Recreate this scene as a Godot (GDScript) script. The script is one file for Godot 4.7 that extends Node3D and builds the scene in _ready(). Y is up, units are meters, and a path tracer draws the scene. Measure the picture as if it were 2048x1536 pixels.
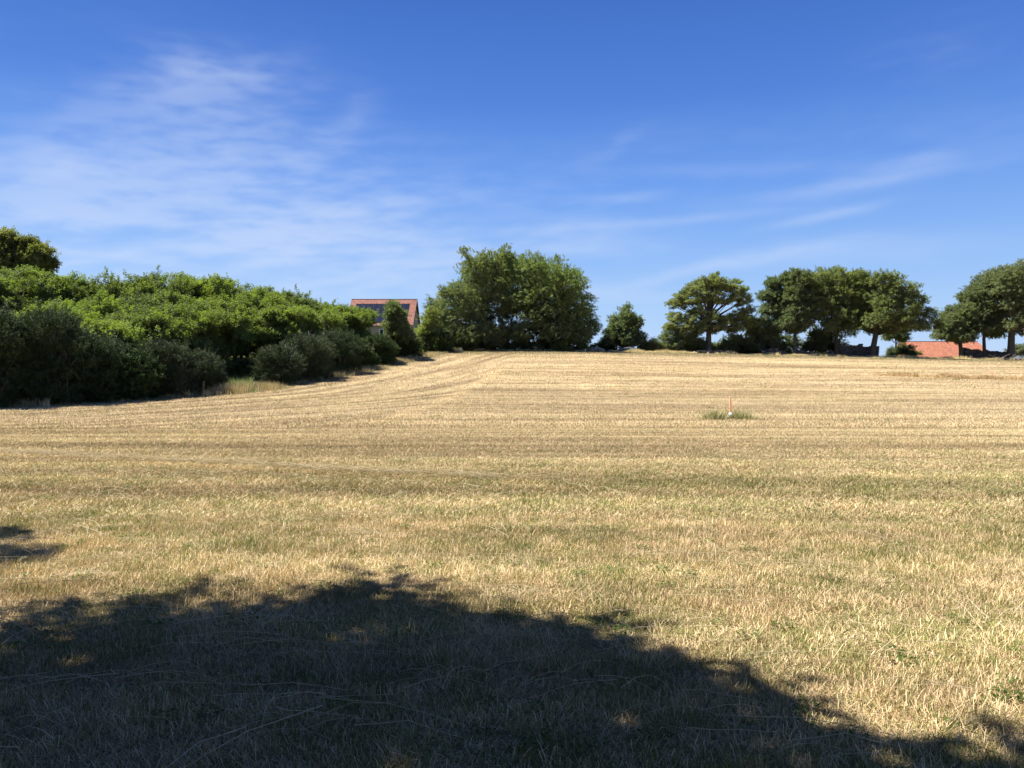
extends Node3D

const EYE := 1.6
const EXPOSURE := 2.85
var rng := RandomNumberGenerator.new()
var heights := PackedFloat32Array()      # ground height every half metre of depth, from 60 m behind the camera
var n_patch := FastNoiseLite.new()
var n_line := FastNoiseLite.new()
var n_fine := FastNoiseLite.new()
var n_green := FastNoiseLite.new()
var n_clump := FastNoiseLite.new()
var M := {}
var S := {}

# ---------------------------------------------------------------- small helpers
func lin(r: float, g: float, b: float) -> Color:
	return Color(r, g, b).linear_to_srgb()

func smooth(a: float, b: float, x: float) -> float:
	var t := clampf((x - a) / (b - a), 0.0, 1.0)
	return t * t * (3.0 - 2.0 * t)

func noise(sd: int, freq: float, oct: int, kind := FastNoiseLite.TYPE_SIMPLEX_SMOOTH) -> FastNoiseLite:
	var n := FastNoiseLite.new()
	n.seed = sd
	n.noise_type = kind
	n.frequency = freq
	n.fractal_octaves = oct
	n.fractal_type = FastNoiseLite.FRACTAL_FBM if oct > 1 else FastNoiseLite.FRACTAL_NONE
	return n

func lay_heights() -> void:
	var ks := [[-60, 0.0], [30, 0.0], [60, 0.075], [88, 0.125], [100, 0.10], [112, 0.042], [122, -0.02], [150, -0.06], [300, -0.05], [3000, -0.02]]
	var y := 0.0
	var at := 0
	var d := -60.0
	while d < 2200.0:
		while at < ks.size() - 2 and d > ks[at + 1][0]:
			at += 1
		var t: float = (d - ks[at][0]) / float(ks[at + 1][0] - ks[at][0])
		heights.append(y)
		y += 0.5 * 1.05 * lerpf(ks[at][1], ks[at + 1][1], t)
		d += 0.5

func h(x: float, d: float) -> float:            # the lie of the land
	var u := clampf((d + 60.0) * 2.0, 0.0, heights.size() - 2.0)
	var i := int(u)
	var y := lerpf(heights[i], heights[i + 1], u - i)
	y *= clampf(1.0 - 0.0036 * maxf(0.0, x - 10.0), 0.4, 1.0)
	return y + 2.2 * smooth(-24.0, -48.0, x) * smooth(56.0, 86.0, d)

func P(x: float, d: float, up := 0.0) -> Vector3:
	return Vector3(x, h(x, d) + up, -d)

func hedge_x(d: float) -> float:                # foot of the hedgerow along the left side of the field
	if d < 44.0:
		return -29.3 - (44.0 - d) * 0.62
	if d < 57.0:
		return lerpf(-29.3, -21.4, (d - 44.0) / 13.0)
	if d < 77.0:
		return lerpf(-21.4, -16.1, (d - 57.0) / 20.0)
	return lerpf(-16.1, -8.0, (d - 77.0) / 31.0)

func numbered(called: String) -> String:
	if not has_node(called):
		return called
	var k := 1
	while has_node("%s_%03d" % [called, k]):
		k += 1
	return "%s_%03d" % [called, k]

func tag(o: Node, label: String, category: String, group := "", kind := "") -> void:
	o.set_meta("label", label)
	o.set_meta("category", category)
	if group:
		o.set_meta("group", group)
	if kind:
		o.set_meta("kind", kind)

func thing(called: String, label: String, category: String, at: Vector3, turn := 0.0, group := "") -> Node3D:
	var o := Node3D.new()
	o.name = numbered(called)
	add_child(o)
	o.position = at
	o.rotation.y = turn
	tag(o, label, category, group)
	return o

func obj(called: String, mesh: Mesh, mat: Material, parent: Node = self) -> MeshInstance3D:
	var o := MeshInstance3D.new()
	o.name = numbered(called) if parent == self else called
	o.mesh = mesh
	if mat:
		o.material_override = mat
	parent.add_child(o, true)
	return o

func many(called: String, mesh: Mesh, mat: Material, places: Array[Transform3D], tints: PackedColorArray, parent: Node = self) -> MultiMeshInstance3D:
	var mm := MultiMesh.new()
	mm.transform_format = MultiMesh.TRANSFORM_3D
	mm.use_colors = true
	mm.mesh = mesh
	mm.instance_count = places.size()
	for i in places.size():
		mm.set_instance_transform(i, places[i])
		mm.set_instance_color(i, tints[i])
	var o := MultiMeshInstance3D.new()
	o.name = numbered(called) if parent == self else called
	o.multimesh = mm
	o.material_override = mat
	parent.add_child(o, true)
	return o

func st_new() -> SurfaceTool:
	var st := SurfaceTool.new()
	st.begin(Mesh.PRIMITIVE_TRIANGLES)
	return st

func done(st: SurfaceTool, flat := true) -> ArrayMesh:
	st.generate_normals()
	return st.commit()

func tri(st: SurfaceTool, a: Vector3, b: Vector3, c: Vector3) -> void:
	st.add_vertex(a)
	st.add_vertex(b)
	st.add_vertex(c)

func quad(st: SurfaceTool, a: Vector3, b: Vector3, c: Vector3, d: Vector3) -> void:   # corners clockwise as seen from outside
	tri(st, a, b, c)
	tri(st, a, c, d)

func box(st: SurfaceTool, at: Vector3, size: Vector3, turn := Basis(), bevel := 0.0) -> void:
	st.set_smooth_group(-1)
	var e := size / 2.0
	var p := func(x: float, y: float, z: float) -> Vector3: return at + turn * Vector3(x * e.x, y * e.y, z * e.z)
	quad(st, p.call(-1, 1, 1), p.call(1, 1, 1), p.call(1, -1, 1), p.call(-1, -1, 1))
	quad(st, p.call(1, 1, -1), p.call(-1, 1, -1), p.call(-1, -1, -1), p.call(1, -1, -1))
	quad(st, p.call(1, 1, 1), p.call(1, 1, -1), p.call(1, -1, -1), p.call(1, -1, 1))
	quad(st, p.call(-1, 1, -1), p.call(-1, 1, 1), p.call(-1, -1, 1), p.call(-1, -1, -1))
	quad(st, p.call(-1, 1, -1), p.call(1, 1, -1), p.call(1, 1, 1), p.call(-1, 1, 1))
	quad(st, p.call(-1, -1, 1), p.call(1, -1, 1), p.call(1, -1, -1), p.call(-1, -1, -1))

func tube(st: SurfaceTool, pts: PackedVector3Array, radii: PackedFloat32Array, sides := 6) -> void:
	st.set_smooth_group(1)
	var rings: Array[PackedVector3Array] = []
	for i in pts.size():
		var along := (pts[mini(i + 1, pts.size() - 1)] - pts[maxi(i - 1, 0)]).normalized()
		var a := along.cross(Vector3(0.31, 0.12, 0.94)).normalized()
		var b := along.cross(a)
		var ring := PackedVector3Array()
		for k in sides:
			var t := TAU * k / sides
			ring.append(pts[i] + (a * cos(t) + b * sin(t)) * radii[i])
		rings.append(ring)
	for i in pts.size() - 1:
		for k in sides:
			var k2 := (k + 1) % sides
			quad(st, rings[i][k], rings[i + 1][k], rings[i + 1][k2], rings[i][k2])
	var last := rings[-1]
	for k in sides:
		tri(st, last[k], pts[-1], last[(k + 1) % sides])

func limb(st: SurfaceTool, a: Vector3, b: Vector3, ra: float, rb: float, sag: float, wob: float, parts := 5, sides := 6) -> void:
	var pts := PackedVector3Array()
	var radii := PackedFloat32Array()
	var side := Vector3(rng.randf_range(-1, 1), rng.randf_range(-0.5, 0.5), rng.randf_range(-1, 1)) * wob
	for i in parts + 1:
		var t := float(i) / parts
		var p := a.lerp(b, t)
		p.y += sag * sin(t * PI)
		p += side * sin(t * PI * 1.7) + Vector3(rng.randf_range(-1, 1), rng.randf_range(-1, 1), rng.randf_range(-1, 1)) * wob * 0.25 * (1.0 if i > 0 and i < parts else 0.0)
		pts.append(p)
		radii.append(lerpf(ra, rb, pow(t, 0.8)))
	tube(st, pts, radii, sides)

# ---------------------------------------------------------------- what leaves and blades are
func leaf(st: SurfaceTool, at: Vector3, dir: Vector3, up: Vector3, length: float, width: float, c: Color) -> void:
	var side := dir.cross(up).normalized() * width * 0.5
	var nrm := side.cross(dir).normalized()
	var mid := at + dir * length * 0.5
	st.set_color(c)
	st.set_smooth_group(-1)
	tri(st, at, mid + side + nrm * width * 0.18, at + dir * length - nrm * length * 0.12)
	tri(st, at, at + dir * length - nrm * length * 0.12, mid - side + nrm * width * 0.18)

func sprig(sd: int, count: int, length: float, lw: float, ratio: float, tone: float, droop := 0.0) -> ArrayMesh:
	rng.seed = sd
	var st := st_new()
	for i in count:
		var t := (i + 0.5) / count
		var at := Vector3(rng.randf_range(-0.2, 0.2), rng.randf_range(-0.2, 0.2), 0.0) * length + Vector3(0, 0, (t - 0.4) * length)
		var a := i * 2.4 + rng.randf_range(-0.5, 0.5)
		var dir := Vector3(cos(a), sin(a) * 0.55 - droop, 0.45 + rng.randf_range(-0.4, 0.4)).normalized()
		var up := Vector3(rng.randf_range(-0.6, 0.6), 1.0, rng.randf_range(-0.6, 0.6)).normalized()
		var k := 1.0 + rng.randf_range(-tone, tone)
		leaf(st, at, dir, up, lw * rng.randf_range(0.75, 1.25), lw * ratio, Color(k, k * rng.randf_range(0.95, 1.05), k * rng.randf_range(0.8, 1.1)))
	return done(st)

func blade(st: SurfaceTool, at: Vector3, lean: Vector3, tall: float, width: float, c: Color, cut: float) -> void:
	var a := rng.randf() * TAU
	var s := Vector3(cos(a), 0, sin(a)) * width * 0.5
	var top := at + lean + Vector3(0, tall, 0)
	var mid := at + lean * 0.35 + Vector3(0, tall * 0.55, 0)
	st.set_color(c)
	st.set_smooth_group(1)
	quad(st, at - s, mid - s * 0.9, mid + s * 0.9, at + s)
	if cut > 0.05:
		quad(st, mid - s * 0.9, top - s * cut, top + s * cut, mid + s * 0.9)
	else:
		tri(st, mid - s * 0.9, top, mid + s * 0.9)

func tuft(sd: int, count: int, radius: float, tall: float, width: float, green: float, cut: float, lean: float, lying := 0.3) -> ArrayMesh:
	rng.seed = sd
	var st := st_new()
	for i in count:
		var a := rng.randf() * TAU
		var r := radius * sqrt(rng.randf())
		var at := Vector3(cos(a) * r, -0.01, sin(a) * r)
		var hh := tall * rng.randf_range(0.45, 1.2)
		var c: Color
		if rng.randf() < green:
			c = Color(0.13, 0.175, 0.05).lerp(Color(0.28, 0.29, 0.11), rng.randf())
		else:
			c = Color(0.61, 0.50, 0.335).lerp(Color(0.43, 0.325, 0.20), pow(rng.randf(), 1.2))
			if rng.randf() < 0.15:
				c = Color(0.70, 0.60, 0.41)
		var ln := Vector3(rng.randfn() * lean, 0, rng.randfn() * lean) * hh
		if rng.randf() < lying:
			hh *= 0.35
			ln = Vector3(rng.randfn(), 0, rng.randfn()).normalized() * tall * rng.randf_range(0.8, 1.8)
		blade(st, at, ln, hh, width * rng.randf_range(0.7, 1.3), c, cut)
	return done(st)

# ---------------------------------------------------------------- trees and shrubs
# lobes: [sideways, up, radius] of the crown's masses; each stands at several depths so that the crown is round
func plant(called: String, label: String, category: String, group: String, x: float, d: float, lobes: Array, o := {}) -> Node3D:
	var root := thing(called, label, category, P(x, d), 0.0, group)
	fill_plant(root, lobes, o)
	return root

func fill_plant(root: Node3D, lobes: Array, o: Dictionary) -> void:
	rng.seed = hash(root.name) + o.get("sd", 0)
	var wide := 0.5
	var top := 0.0
	var mean := Vector3()
	var total := 0.0
	for l in lobes:
		wide = maxf(wide, absf(l[0]) + l[2])
		top = maxf(top, l[1] + l[2])
		mean += Vector3(l[0], l[1], 0) * l[2]
		total += l[2]
	mean /= total
	var deep: float = o.get("deep", wide * 0.8)
	var balls: Array = []                                   # [centre, radius]
	for l in lobes:
		if l.size() > 3:                                    # a mass with a depth of its own
			balls.append([Vector3(l[0], l[1], l[3]), l[2]])
			continue
		var room: float = deep * sqrt(maxf(0.05, 1.0 - pow(clampf((l[0] - mean.x) / (wide + 0.01), -1, 1), 2))) - l[2] * 0.7
		var n := 1 if room < l[2] * 0.5 else (2 if room < l[2] * 1.1 else 3)
		for k in n:
			var z := 0.0 if n == 1 else lerpf(-room, room, float(k) / (n - 1))
			z += rng.randf_range(-0.25, 0.25) * l[2]
			var f := 1.0 if n == 1 or (n == 3 and k == 1) else 0.9
			balls.append([Vector3(l[0] + rng.randf_range(-0.12, 0.12) * l[2], l[1] - (1.0 - f) * l[2] * rng.randf_range(0.0, 1.5), z), l[2] * f])
	# wood
	var th: float = o.get("trunk_h", top * 0.3)
	var tr: float = o.get("trunk_r", 0.3)
	var stems: int = o.get("stems", 1)
	var hub := Vector3(mean.x * 0.25 * float(stems == 1), th, 0)
	var st := st_new()
	if stems == 1:
		var pts := PackedVector3Array([Vector3(0, -0.4, 0), Vector3(0, 0.0, 0), Vector3(hub.x * 0.12, th * 0.14, 0.02), Vector3(hub.x * 0.3 + 0.04, th * 0.5, -0.03), hub])
		tube(st, pts, PackedFloat32Array([tr * 1.7, tr * 1.5, tr * 1.12, tr * 0.95, tr * 0.86]), 10)
	else:
		for k in stems:
			var a := TAU * k / stems + rng.randf()
			var foot := Vector3(mean.x + cos(a) * wide * 0.25, -0.2, sin(a) * deep * 0.25)
			var one := st_new()
			limb(one, foot, Vector3(foot.x * 1.5 - mean.x * 0.5, th, foot.z * 2.0), tr, tr * 0.5, 0.0, 0.12, 4, 5)
			obj("stem", done(one), o.get("bark", M.bark), root)
	if stems == 1:
		obj("trunk", done(st), o.get("bark", M.bark), root)
	var wood := st_new()
	if stems == 1:
		var lead := Vector3(mean.x * 0.6, lerpf(th, top, 0.62), 0)
		limb(wood, hub - Vector3(0, 0.05, 0), lead, tr * 0.86, tr * 0.22, 0.0, tr * 0.7, 6, 8)
		for b in balls:
			var c: Vector3 = b[0]
			var t := clampf((c.y - th) / (top - th) * 0.75 - 0.12, 0.0, 0.8)
			var from := hub.lerp(lead, t)
			var size: float = clampf(tr * 0.26 * sqrt(b[1] / 2.0), 0.035, tr * 0.5) * o.get("limb", 1.0)
			limb(wood, from, c, size, size * 0.3, b[1] * 0.18 * rng.randf_range(-0.5, 1.0), b[1] * 0.14, 6, 6)
			for k in o.get("twigs", 4):
				var v: Vector3 = Vector3(rng.randfn(), absf(rng.randfn()) * 0.8, rng.randfn()).normalized() * b[1] * rng.randf_range(0.7, 1.0)
				limb(wood, c.lerp(from, rng.randf_range(0.0, 0.35)), c + v, size * 0.34, 0.012, 0.0, b[1] * 0.08, 3, 4)
	else:
		for b in balls:
			for k in o.get("twigs", 3):
				var v: Vector3 = Vector3(rng.randfn(), absf(rng.randfn()), rng.randfn()).normalized() * b[1]
				limb(wood, Vector3(b[0].x * 0.7, maxf(0.1, b[0].y - b[1] * 0.8), b[0].z * 0.7), b[0] + v, 0.03, 0.008, 0.0, 0.1, 3, 4)
	for k in o.get("bare", 0):                              # dead twigs that stand out of the leaves
		var b: Array = balls[rng.randi() % balls.size()]
		if b[0].y + b[1] < top * 0.6:
			continue
		var v := Vector3(rng.randfn() * 0.7 - o.get("bare_left", 0.0), absf(rng.randfn()) + 0.7, rng.randfn() * 0.7).normalized()
		var tip: Vector3 = b[0] + v * b[1] * rng.randf_range(1.15, 1.5)
		limb(wood, b[0], tip, 0.022, 0.006, 0.0, 0.12, 4, 4)
		for q in 3:
			limb(wood, b[0].lerp(tip, rng.randf_range(0.6, 0.9)), tip + Vector3(rng.randfn(), rng.randfn(), rng.randfn()) * 0.3, 0.012, 0.005, 0.0, 0.05, 2, 3)
	obj("branches", done(wood), o.get("bark", M.bark), root).set_meta("kind", "stuff")
	# leaves
	var budget: int = o.get("n", 5000)
	var per: int = o.get("per", 12)
	var spread: float = o.get("clump", 0.5)
	var flat: float = o.get("flat", 0.6)
	var tint: Color = o.get("tint", Color(0.085, 0.115, 0.045))
	var tint2: Color = o.get("tint2", tint)
	var area := 0.0
	for b in balls:
		area += b[1] * b[1]
	var places: Array[Transform3D] = []
	var tints := PackedColorArray()
	var open: float = o.get("open", 0.0)
	for b in balls:
		var want := int(budget / float(per) * b[1] * b[1] / area + 0.5)
		for k in want:
			var c := Vector3()
			var good := false
			for tries in 5:
				var v := Vector3(rng.randfn(), rng.randfn(), rng.randfn()).normalized()
				v.y = v.y if v.y > -0.75 else v.y * 0.75
				c = b[0] + v * b[1] * pow(rng.randf(), 0.3) * Vector3(1, 0.9, 1).length() / 1.67
				if c.y < o.get("low", 0.15):
					continue
				var deepest := 1.0
				for q in balls:
					if q != b:
						deepest = minf(deepest, c.distance_to(q[0]) / q[1])
				if deepest < 0.62 and rng.randf() < 0.85:
					continue
				if open > 0.0 and n_clump.get_noise_3dv((c + root.position) * 1.0) < open - 0.5:
					continue
				good = true
				break
			if not good:
				continue
			var tone := rng.randf_range(0.78, 1.22)
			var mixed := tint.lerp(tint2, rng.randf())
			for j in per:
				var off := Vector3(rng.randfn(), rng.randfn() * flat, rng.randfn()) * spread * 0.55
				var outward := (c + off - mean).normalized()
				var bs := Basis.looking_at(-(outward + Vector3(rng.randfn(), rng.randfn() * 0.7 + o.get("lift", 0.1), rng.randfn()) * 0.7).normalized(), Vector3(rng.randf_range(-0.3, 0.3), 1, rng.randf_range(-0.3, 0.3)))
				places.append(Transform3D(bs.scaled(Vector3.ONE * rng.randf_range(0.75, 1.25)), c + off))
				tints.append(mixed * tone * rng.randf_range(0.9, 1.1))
	for s in o.get("shoots", 0):                            # single long shoots that stand out of the outline
		var b: Array = balls[rng.randi() % balls.size()]
		var v := Vector3(rng.randfn() * 0.8, absf(rng.randfn()) + 0.5, rng.randfn() * 0.8).normalized()
		var from: Vector3 = b[0] + v * b[1] * 0.9
		for j in 7:
			var bs := Basis.looking_at(-(v + Vector3(rng.randfn(), rng.randfn(), rng.randfn()) * 0.6).normalized(), Vector3(0.2, 1, 0.1))
			places.append(Transform3D(bs.scaled(Vector3.ONE * lerpf(1.0, 0.55, j / 6.0)), from + v * o.get("shoot", 0.9) * j / 6.0 + Vector3(rng.randfn(), rng.randfn(), rng.randfn()) * 0.07))
			tints.append(tint * rng.randf_range(0.85, 1.3))
	many("crown" if stems == 1 else "foliage", S[o.get("leaf", "oak")], o.get("mat", M.leaf), places, tints, root).set_meta("kind", "stuff")

func dome(sd: int, w: float, tall: float, n: int, bottom := 0.35) -> Array:   # masses of a shrub w wide and tall high
	rng.seed = sd
	var out := []
	var r := minf(w * 0.3, tall * 0.33)
	for k in n:
		var t := (k + 0.5) / n * 2.0 - 1.0
		var x := t * (w * 0.5 - r * 0.8)
		var most := tall * sqrt(1.0 - 0.55 * t * t) * rng.randf_range(0.86, 1.0)
		var y := r * 0.75
		while y < most - r * 0.6:
			out.append([x + rng.randf_range(-0.2, 0.2) * r, y, r * rng.randf_range(0.8, 1.1)])
			y += r * 1.05
		out.append([x, most - r * 0.85, r * rng.randf_range(0.75, 0.95)])
	return out

# ---------------------------------------------------------------- how the mown field is coloured
# x: green share, y: lightness, z: brown share
func field(x: float, d: float) -> Vector3:
	var hx := hedge_x(d)
	var edge := lerpf(-6.5, -1.3, (d - 30.0) / 52.0)         # left of this line the mower went along the hedge
	var along := d + 0.03 * x + 0.5 * n_patch.get_noise_2d(x * 0.8, d * 0.8)
	var line := 0.0
	if d > 28.0 and x < edge:
		var q := (x - hx) * 0.95
		line = n_line.get_noise_2d(q * 0.75 + 40.0, d * 0.035)
	else:
		line = n_line.get_noise_2d(x * 0.035, along * lerpf(0.55, 0.95, smooth(20.0, 60.0, d)))
	var patch := n_patch.get_noise_2d(x, d)
	var fine := n_fine.get_noise_2d(x, d)
	var broad := n_line.get_noise_2d(x * 0.012 + 60.0, along * 0.17) * smooth(12.0, 25.0, d)
	if not (d > 28.0 and x < edge):
		line = line * 0.75 + broad * 0.5
	var light := 1.0 + 0.55 * line + 0.14 * patch + 0.2 * fine
	var near := 1.0 - smooth(9.0, 24.0, d)
	var g := 0.07 + 0.26 * near + 0.52 * near * n_green.get_noise_2d(x, d) + 0.12 * patch
	g += 0.30 * smooth(1.6, 0.2, absf(along - 12.6 + 0.06 * x)) * smooth(-6.0, 1.0, x)
	g += 0.22 * smooth(0.1, 0.5, line) * (1.0 - near) * 0.4
	var brown := clampf(0.3 - 0.9 * line + 0.3 * fine + 0.2 * patch, 0.0, 1.0)
	if d > 28.0:
		var off := absf(x - edge - 0.3 * n_line.get_noise_2d(d * 0.1, 7.0))
		light += 0.24 * smooth(0.8, 0.15, off) * smooth(30.0, 45.0, d) * (1.0 - smooth(80.0, 86.0, d))
	if d > 50.0 and d < 72.0:                                # two pale wheel tracks up the slope
		for q in [lerpf(5.1, 6.5, (d - 50.5) / 18.5), lerpf(6.5, 9.1, (d - 50.5) / 21.0)]:
			light += 0.3 * smooth(0.55, 0.1, absf(x - q - 0.5 * n_line.get_noise_2d(d * 0.2, q))) * smooth(-0.15, 0.3, n_line.get_noise_2d(d * 0.3, 3.0))
	var row := absf(d - lerpf(17.4, 12.9, (x + 11.6) / 10.5) - 0.25 * fine)
	if x < 0.5:
		light += 0.35 * smooth(0.32, 0.05, row)
		g -= 0.2 * smooth(0.5, 0.1, row)
	var verge := smooth(3.2, 1.2, x - hx + 0.8 * fine) * smooth(40.0, 50.0, d)
	verge = maxf(verge, smooth(96.0, 103.0, d + 2.0 * fine) * 0.8)
	g = lerpf(g, 0.34, verge)
	light = lerpf(light, 0.72, verge)
	return Vector3(clampf(g, 0.0, 0.9), clampf(light, 0.45, 1.6), brown)

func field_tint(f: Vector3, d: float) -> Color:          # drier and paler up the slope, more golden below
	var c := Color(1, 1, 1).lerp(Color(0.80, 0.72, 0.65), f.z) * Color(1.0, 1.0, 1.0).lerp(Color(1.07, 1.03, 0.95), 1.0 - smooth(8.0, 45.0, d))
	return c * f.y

func lawn(x: float, d: float) -> bool:
	return x < hedge_x(d) - 0.5 and d > 30.0

# ---------------------------------------------------------------- sky: air and high thin cloud
const CLOUDS := [
	[-21.4, 20.5, 4.2, 1.3, -12, 0.50],
	[-19.8, 15.0, 8.6, 4.5, 0, 0.55],
	[-32.0, 10.5, 5.9, 4.1, 0, 0.60],
	[-13.7, 12.0, 8.1, 2.6, 5, 0.60],
	[-25.2, 8.3, 12.8, 2.8, 0, 0.70],
	[-8.3, 9.8, 9.5, 3.0, 0, 0.60],
	[-24.3, 4.3, 18.5, 2.6, 0, 0.50],
	[-30.4, 13.8, 3.3, 0.9, 0, 0.40],
	[-12.2, 18.5, 1.8, 0.9, -40, 0.30],
	[24.9, 13.4, 5.2, 0.4, -4, 0.60],
	[27.6, 14.3, 2.9, 0.4, -3, 0.50],
	[8.0, 11.6, 7.7, 0.3, -2, 0.45],
	[22.1, 11.4, 3.5, 0.3, -7, 0.45],
	[19.2, 9.0, 4.0, 0.4, -8, 0.60],
	[12.7, 8.2, 4.2, 0.4, -12, 0.50],
	[23.7, 8.9, 6.9, 0.8, 0, 0.45],
	[8.7, 13.5, 2.2, 0.3, -3, 0.35],
	[8.3, 17.1, 1.8, 0.4, -25, 0.12],
	[15.1, 15.0, 5.5, 0.4, 2, 0.28],
	[5.8, 10.4, 4.4, 0.9, 0, 0.40],
	[7.6, 6.5, 5.1, 0.5, 4, 0.35],
	[29.6, 20.7, 3.9, 1.5, 0, 0.12],
	[17.2, 15.2, 17.0, 2.2, 0, 0.15]
]
const AIR := [[0.0, 200, 222, 250], [2.5, 190, 217, 251], [5.0, 175, 210, 251], [9.0, 145, 189, 248], [14.0, 111, 161, 238], [20.0, 83, 132, 217], [26.5, 67, 113, 197], [45.0, 52, 92, 168], [90.0, 38, 74, 146]]
var air_lin: Array[Color] = []
var c_wisp := FastNoiseLite.new()
var c_fine := FastNoiseLite.new()
var c_cover := FastNoiseLite.new()
var c_fibre := FastNoiseLite.new()

func air(az: float, el: float, sun: Vector3) -> Color:
	var i := 0
	while i < AIR.size() - 2 and el > AIR[i + 1][0]:
		i += 1
	var t := clampf((el - AIR[i][0]) / (AIR[i + 1][0] - AIR[i][0]), 0.0, 1.0)
	var c := air_lin[i].lerp(air_lin[i + 1], t)
	var a := deg_to_rad(az)
	var e := deg_to_rad(el)
	var v := Vector3(sin(a) * cos(e), sin(e), -cos(a) * cos(e))
	var cosang := v.dot(sun)
	c = c * (1.0 + 0.10 * cosang * (1.0 if cosang > 0.0 else 0.4)) + Color(1.0, 0.97, 0.92) * 0.5 * pow(maxf(cosang, 0.0), 40.0)
	# cloud, thrown on a level sheet so that it closes up towards the horizon
	var up := 1.0 / (sin(e) + 0.16)
	var px := v.x * up
	var pz := v.z * up
	var wx := c_wisp.get_noise_2d(px * 40.0, pz * 60.0)
	var wisp := 0.5 + 0.6 * c_fine.get_noise_2d(px * 40.0 + wx * 10.0, pz * 80.0 + wx * 10.0)
	var streak := 0.5 + 0.6 * c_fibre.get_noise_2d(az * 11.0 + el * 3.0 + wx * 6.0, el * 48.0 - az * 3.0 + wx * 8.0)
	wisp = clampf(wisp * (0.45 + 1.0 * streak), 0.0, 1.0)
	var cover := 0.0
	var thin := 0.0
	if absf(az) < 62.0:
		var warp := 1.6 * c_wisp.get_noise_2d(az * 5.0, el * 9.0)
		var warp2 := 0.5 * c_wisp.get_noise_2d(az * 7.0 + 300.0, el * 12.0)
		for b in CLOUDS:
			var dx: float = az - b[0] + warp
			var dy: float = el - b[1] + warp2 * minf(1.0, b[3])
			var r := deg_to_rad(-b[4])
			var u: float = (dx * cos(r) + dy * sin(r)) / b[2]
			var w: float = (dy * cos(r) - dx * sin(r)) / b[3]
			var q: float = u * u + w * w
			if q < 9.0:
				if b[3] < 1.0:
					thin += b[5] * exp(-q * 0.75)
				else:
					cover += b[5] * exp(-q * 0.75)
	var other := smooth(0.0, 0.5, c_cover.get_noise_2d(px * 12.0, pz * 16.0)) * 0.5
	cover = lerpf(cover, other, smooth(44.0, 60.0, absf(az)) if el < 30.0 else smooth(28.0, 36.0, el) + 0.0)
	var veil := 1.0 - exp(-cover * lerpf(0.10, 1.15, smooth(0.12, 0.95, wisp)) - thin * lerpf(0.35, 1.3, wisp))
	return c.lerp(Color(0.66, 0.77, 0.99), veil * 0.8) * (1.0 / EXPOSURE)

func make_sky(sun: Vector3) -> ImageTexture:
	for k in AIR:
		air_lin.append(Color8(k[1], k[2], k[3]).srgb_to_linear())
	c_wisp = noise(11, 0.02, 3)
	c_fine = noise(12, 0.02, 5)
	c_cover = noise(13, 0.02, 3)
	c_fibre = noise(14, 0.02, 5)
	var small := Image.create_empty(512, 256, false, Image.FORMAT_RGBF)
	for y in 256:
		var el := 90.0 - (y + 0.5) / 256.0 * 180.0
		for x in 512:
			if y < 128:
				small.set_pixel(x, y, air(wrapf((x + 0.5) / 512.0 * 360.0, -180.0, 180.0), el, sun))
			else:
				small.set_pixel(x, y, Color(0.16, 0.14, 0.09) * (1.0 / EXPOSURE))
	small.resize(4096, 2048, Image.INTERPOLATE_CUBIC)
	for y in range(650, 1026):
		var el := 90.0 - (y + 0.5) / 2048.0 * 180.0
		for k in range(-508, 508):
			small.set_pixel(posmod(k, 4096), y, air((k + 0.5) / 4096.0 * 360.0, maxf(el, 0.0), sun))
	return ImageTexture.create_from_image(small)

# ---------------------------------------------------------------- materials
func mat(rough: float, c := Color.WHITE, vertex := true) -> StandardMaterial3D:
	var m := StandardMaterial3D.new()
	m.albedo_color = c
	m.roughness = rough
	m.vertex_color_use_as_albedo = vertex
	m.metallic_specular = 0.3
	return m

func speckle(sd: int, freq: float, colors: Array, places: Array, oct := 5, size := 512) -> NoiseTexture2D:
	var t := NoiseTexture2D.new()
	t.noise = noise(sd, freq, oct)
	t.width = size
	t.height = size
	t.seamless = true
	var gr := Gradient.new()
	gr.offsets = PackedFloat32Array(places)
	gr.colors = PackedColorArray(colors)
	t.color_ramp = gr
	return t

func bump(sd: int, freq: float, oct := 5) -> NoiseTexture2D:
	var t := NoiseTexture2D.new()
	t.noise = noise(sd, freq, oct)
	t.width = 512
	t.height = 512
	t.seamless = true
	return t

func tri_tex(m: StandardMaterial3D, tex: Texture2D, per_metre: float, relief: Texture2D = null, cm := 1.0) -> StandardMaterial3D:
	m.albedo_texture = tex
	m.uv1_triplanar = true
	m.uv1_world_triplanar = true
	m.uv1_scale = Vector3.ONE * per_metre
	if relief:
		m.heightmap_enabled = true
		m.heightmap_texture = relief
		m.heightmap_scale = cm
	return m

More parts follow.
